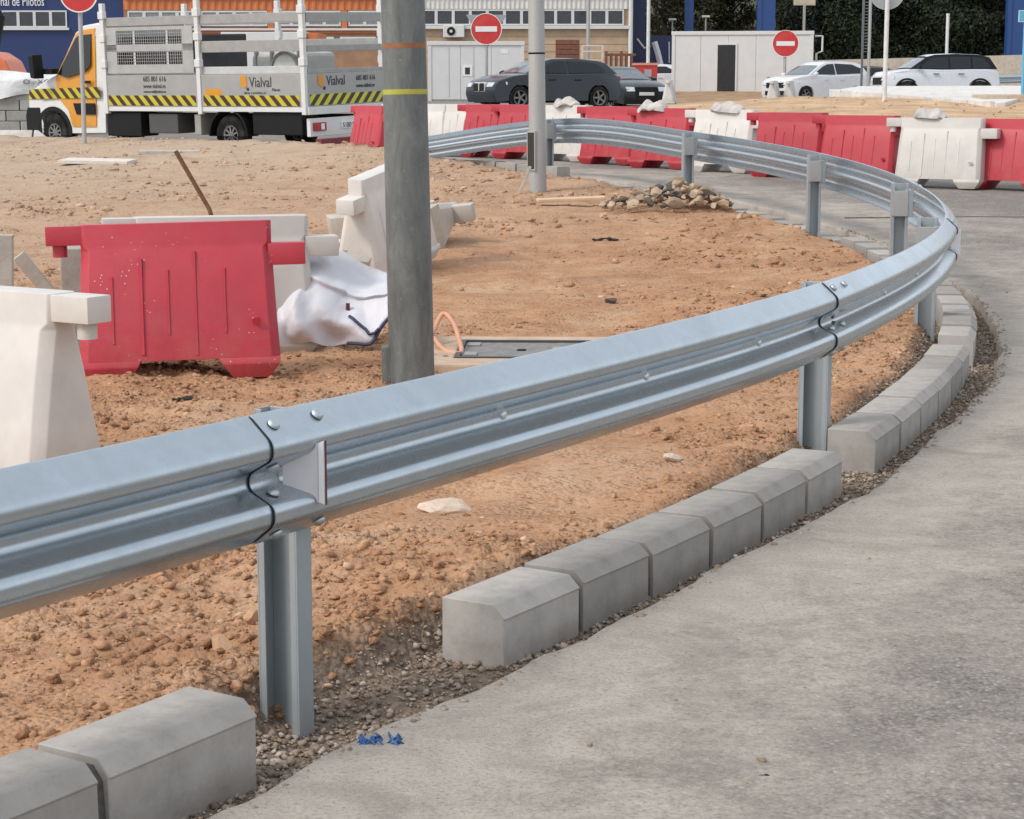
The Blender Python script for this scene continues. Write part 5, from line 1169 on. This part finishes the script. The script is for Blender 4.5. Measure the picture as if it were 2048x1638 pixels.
obj('plastic_wrap', np_mesh('plastic_wrap', V.reshape(-1, 3), gridfaces(nv, nu), M('wrap_white', (.66, .66, .65), .35, var=.12, scale=4, bmp=.4, bscale=10, bdist=.05)), pv)
MB().b6(-1.0, 1.05, .12, .85, 1.02, 1.34).build('wrapped_top', MATS['wrap_white'], pv, bevel=.06)
text('O . XON', .14, LETTER, pv, Matrix.Translation((.0, -.115, 1.12)) @ Matrix.Rotation(R(90), 4, 'X'), sx=1.3)
lk = thing('loose_kerbs', 'pale concrete kerb units lying in a row at the left edge', 'kerb', (-9.6, 36.2, .56), R(6))
for k in range(4):
    b = MB(); b.prism([(0, 0), (.34, 0), (.34, .14), (.22, .26), (0, .26)], lambda a, c, q: (q, -a + .2, c), -1.6 + k * .8, -1.6 + k * .8 + .77); b.build('kerb_unit', PALEC, lk, bevel=.015)
dg = thing('digger', 'orange digger with a dark rear grille at the left edge behind the paving stack', 'digger', (-13.75, 52, .62)); DOR = M('digger_orange', (.66, .16, .06), .45, var=.1, dust=.15)
b = MB(); b.loft([[(-.9, 0, .9), (.62, 0, .9), (.66, 0, 1.25), (.45, 0, 1.75), (.1, 0, 1.98), (-.9, 0, 2.02)], [(-.9, 1.8, .9), (.62, 1.8, .9), (.66, 1.8, 1.25), (.45, 1.8, 1.75), (.1, 1.8, 1.98), (-.9, 1.8, 2.02)]]); b.build('counterweight', DOR, dg, bevel=.08, seg=3)
MB().b6(-.35, .42, -.03, .05, .95, 1.45).build('grille', BLACKP, dg, bevel=.04); MB().b6(-.9, .5, .1, 1.9, 0, .55).build('track', BLACK, dg, bevel=.1)
b = MB(); b.tube([(-.2, 1.2, 1.9), (.0, 1.4, 2.9), (-.5, 1.6, 3.7)], [.16, .14, .12], 6); b.build('arm', BLACKP, dg); b = MB(); b.tube([(-.6, 1.2, 1.9), (-.4, 1.4, 3.0)], .05, 6); b.build('ram', CHROME, dg)

# ================================================================ TREES
BARK = M('bark', (.09, .07, .055), .9, var=.3, scale=10, bmp=.6); LEAFS = [leaf_mat('foliage_dark', [(.020, .028, .018), (.035, .045, .024), (.05, .062, .032)]), leaf_mat('foliage_olive', [(.035, .038, .02), (.055, .055, .028), (.075, .07, .036)]), leaf_mat('foliage_blue', [(.018, .028, .024), (.032, .044, .036), (.05, .06, .048)])]
def tree(label, x, y, z, h, rx, rz, kind, seed, nl=16000, ls=.115):
    t = thing('tree', label, 'tree', (x, y, z), 0, 'trees behind the site'); g = np.random.default_rng(seed)
    b = MB(); b.tube([(0, 0, -.3), (.1, 0, h * .35), (-.05, .1, h * .7), (.05, 0, h * .92)], [.22, .17, .11, .04], 8)
    for k in range(7):
        a = g.uniform(0, 6.28); z0 = h * g.uniform(.25, .6); b.tube([(0, 0, z0), (rx * .4 * math.cos(a), rx * .4 * math.sin(a), z0 + .5 * rz * .6), (rx * .75 * math.cos(a), rx * .75 * math.sin(a), z0 + rz * .7)], [.08, .05, .02], 5)
    b.build('trunk', BARK, t, smooth=50)
    nc = 70; d = g.normal(size=(nc, 3)); d /= np.linalg.norm(d, axis=1)[:, None]; rr = g.random(nc) ** .45
    C = d * rr[:, None] * np.array([rx, rx * .8, rz]) + np.array([0, 0, h - rz * .95]); cr = g.uniform(.45, .95, nc) * min(rx, rz) * .36
    i = g.integers(0, nc, nl); e = g.normal(size=(nl, 3)); e /= np.linalg.norm(e, axis=1)[:, None]; Q = C[i] + e * (cr[i] * g.random(nl) ** .4)[:, None] * np.array([1, 1, .75])
    A = g.normal(size=(nl, 3)); A /= np.linalg.norm(A, axis=1)[:, None]; Bv = np.cross(A, g.normal(size=(nl, 3))); Bv /= np.linalg.norm(Bv, axis=1)[:, None]; s = (ls * g.uniform(.5, 1.3, nl))[:, None]
    P = np.stack([Q - A * s, Q + Bv * s * .45, Q + A * s, Q - Bv * s * .45], 1).reshape(-1, 3); P[:, 2] = np.maximum(P[:, 2], .15)
    obj('crown', np_mesh('crown', P, np.arange(nl * 4).reshape(-1, 4), LEAFS[kind], False), t); return t
ti = 0
for (x, y, h, rx, rz, kd, lab) in ((8.2, 108, 9, 3.0, 4.6, 1, 'olive tree behind the hoarding, left of the narrow blue column'), (11.4, 109, 9.5, 3.0, 4.9, 1, 'olive tree between the two blue columns behind the cabin'), (14.3, 107, 9.2, 2.6, 4.6, 1, 'brownish tree right of the broad blue column'),
        (17.0, 104, 9, 2.6, 4.5, 2, 'dark bushy tree above the right end of the site cabin'), (20.0, 105, 9.2, 2.8, 4.6, 2, 'dark tree behind the perforated steel pole'), (23.2, 104, 9, 2.7, 4.5, 0, 'dark tree right of the round sign back'), (26.4, 106, 9.5, 2.9, 4.8, 0, 'dark tree behind the small white hatchback'), (30, 106, 9.2, 2.8, 4.6, 0, 'dark tree at the right edge behind the blue column')):
    tree(lab, x, y, 1.5, h, rx, rz, kd, 100 + ti); ti += 1
for k in range(12):
    pass
hd = thing('hedge', 'continuous dark hedge below the trees behind the beige wall', 'hedge', (19, 103, 1.5)); g = np.random.default_rng(9); nl = 80000
Q = np.c_[g.uniform(-3.0, 16, nl), g.uniform(-.8, 2.5, nl), 6.4 * g.random(nl) ** .85]; Q[:, 1] += .6 * np.sin(Q[:, 0] * 1.3) + .5 * np.sin(Q[:, 2] * 2 + Q[:, 0]); A = g.normal(size=(nl, 3)); A /= np.linalg.norm(A, axis=1)[:, None]; Bv = np.cross(A, g.normal(size=(nl, 3))); Bv /= np.linalg.norm(Bv, axis=1)[:, None]; s = (.125 * g.uniform(.5, 1.3, nl))[:, None]
P = np.stack([Q - A * s, Q + Bv * s * .45, Q + A * s, Q - Bv * s * .45], 1).reshape(-1, 3); obj('foliage', np_mesh('foliage', P, np.arange(nl * 4).reshape(-1, 4), LEAFS[0], False), hd)
hill = np.linspace(-60, 120, 60); hy = np.linspace(112, 190, 30); HX, HY = np.meshgrid(hill, hy); HZ = 1.5 + (HY - 112) * .16 + 2.5 * fbm(HX, HY, .06, 3, 5) + 3 * sstep(112, 118, HY)
struct(obj('hillside', np_mesh('hillside', np.c_[HX.ravel(), HY.ravel(), HZ.ravel()], gridfaces(30, 60), M('wooded_slope', (.05, .05, .028), .95, var=.5, scale=.8, bmp=1, bscale=2, bdist=.6))))

sx_, sy_ = np.meshgrid(np.linspace(3.8, 16, 60), np.linspace(69, 92, 40)); ed = sstep(3.8, 4.6, sx_) * sstep(69, 71, sy_)
struct(obj('soil_verge', np_mesh('soil_verge', np.c_[sx_.ravel(), sy_.ravel(), (G(sy_) + .20 * ed * sstep(72, 85, sy_) + .05 * ed - .03 + .12 * fbm(sx_, sy_, .7, 3, 4) * ed).ravel()], gridfaces(40, 60), M('verge_soil', (.34, .225, .14), .95, var=.3, scale=1.2, bmp=.8, bscale=9, bdist=.08, spec=.1))))
ts = thing('sign_board', 'cream board on a stem above the right end of the site cabin', 'sign', (14.6, 100, 1.6)); MB().tube([(.1, 0, 0), (.1, 0, 4.4)], .07, 8).build('stem', CREAM, ts); MB().b6(-.45, .65, -.05, .05, 4.3, 5.3).build('board', M('cream_board', (.60, .50, .36), .6), ts, bevel=.04)
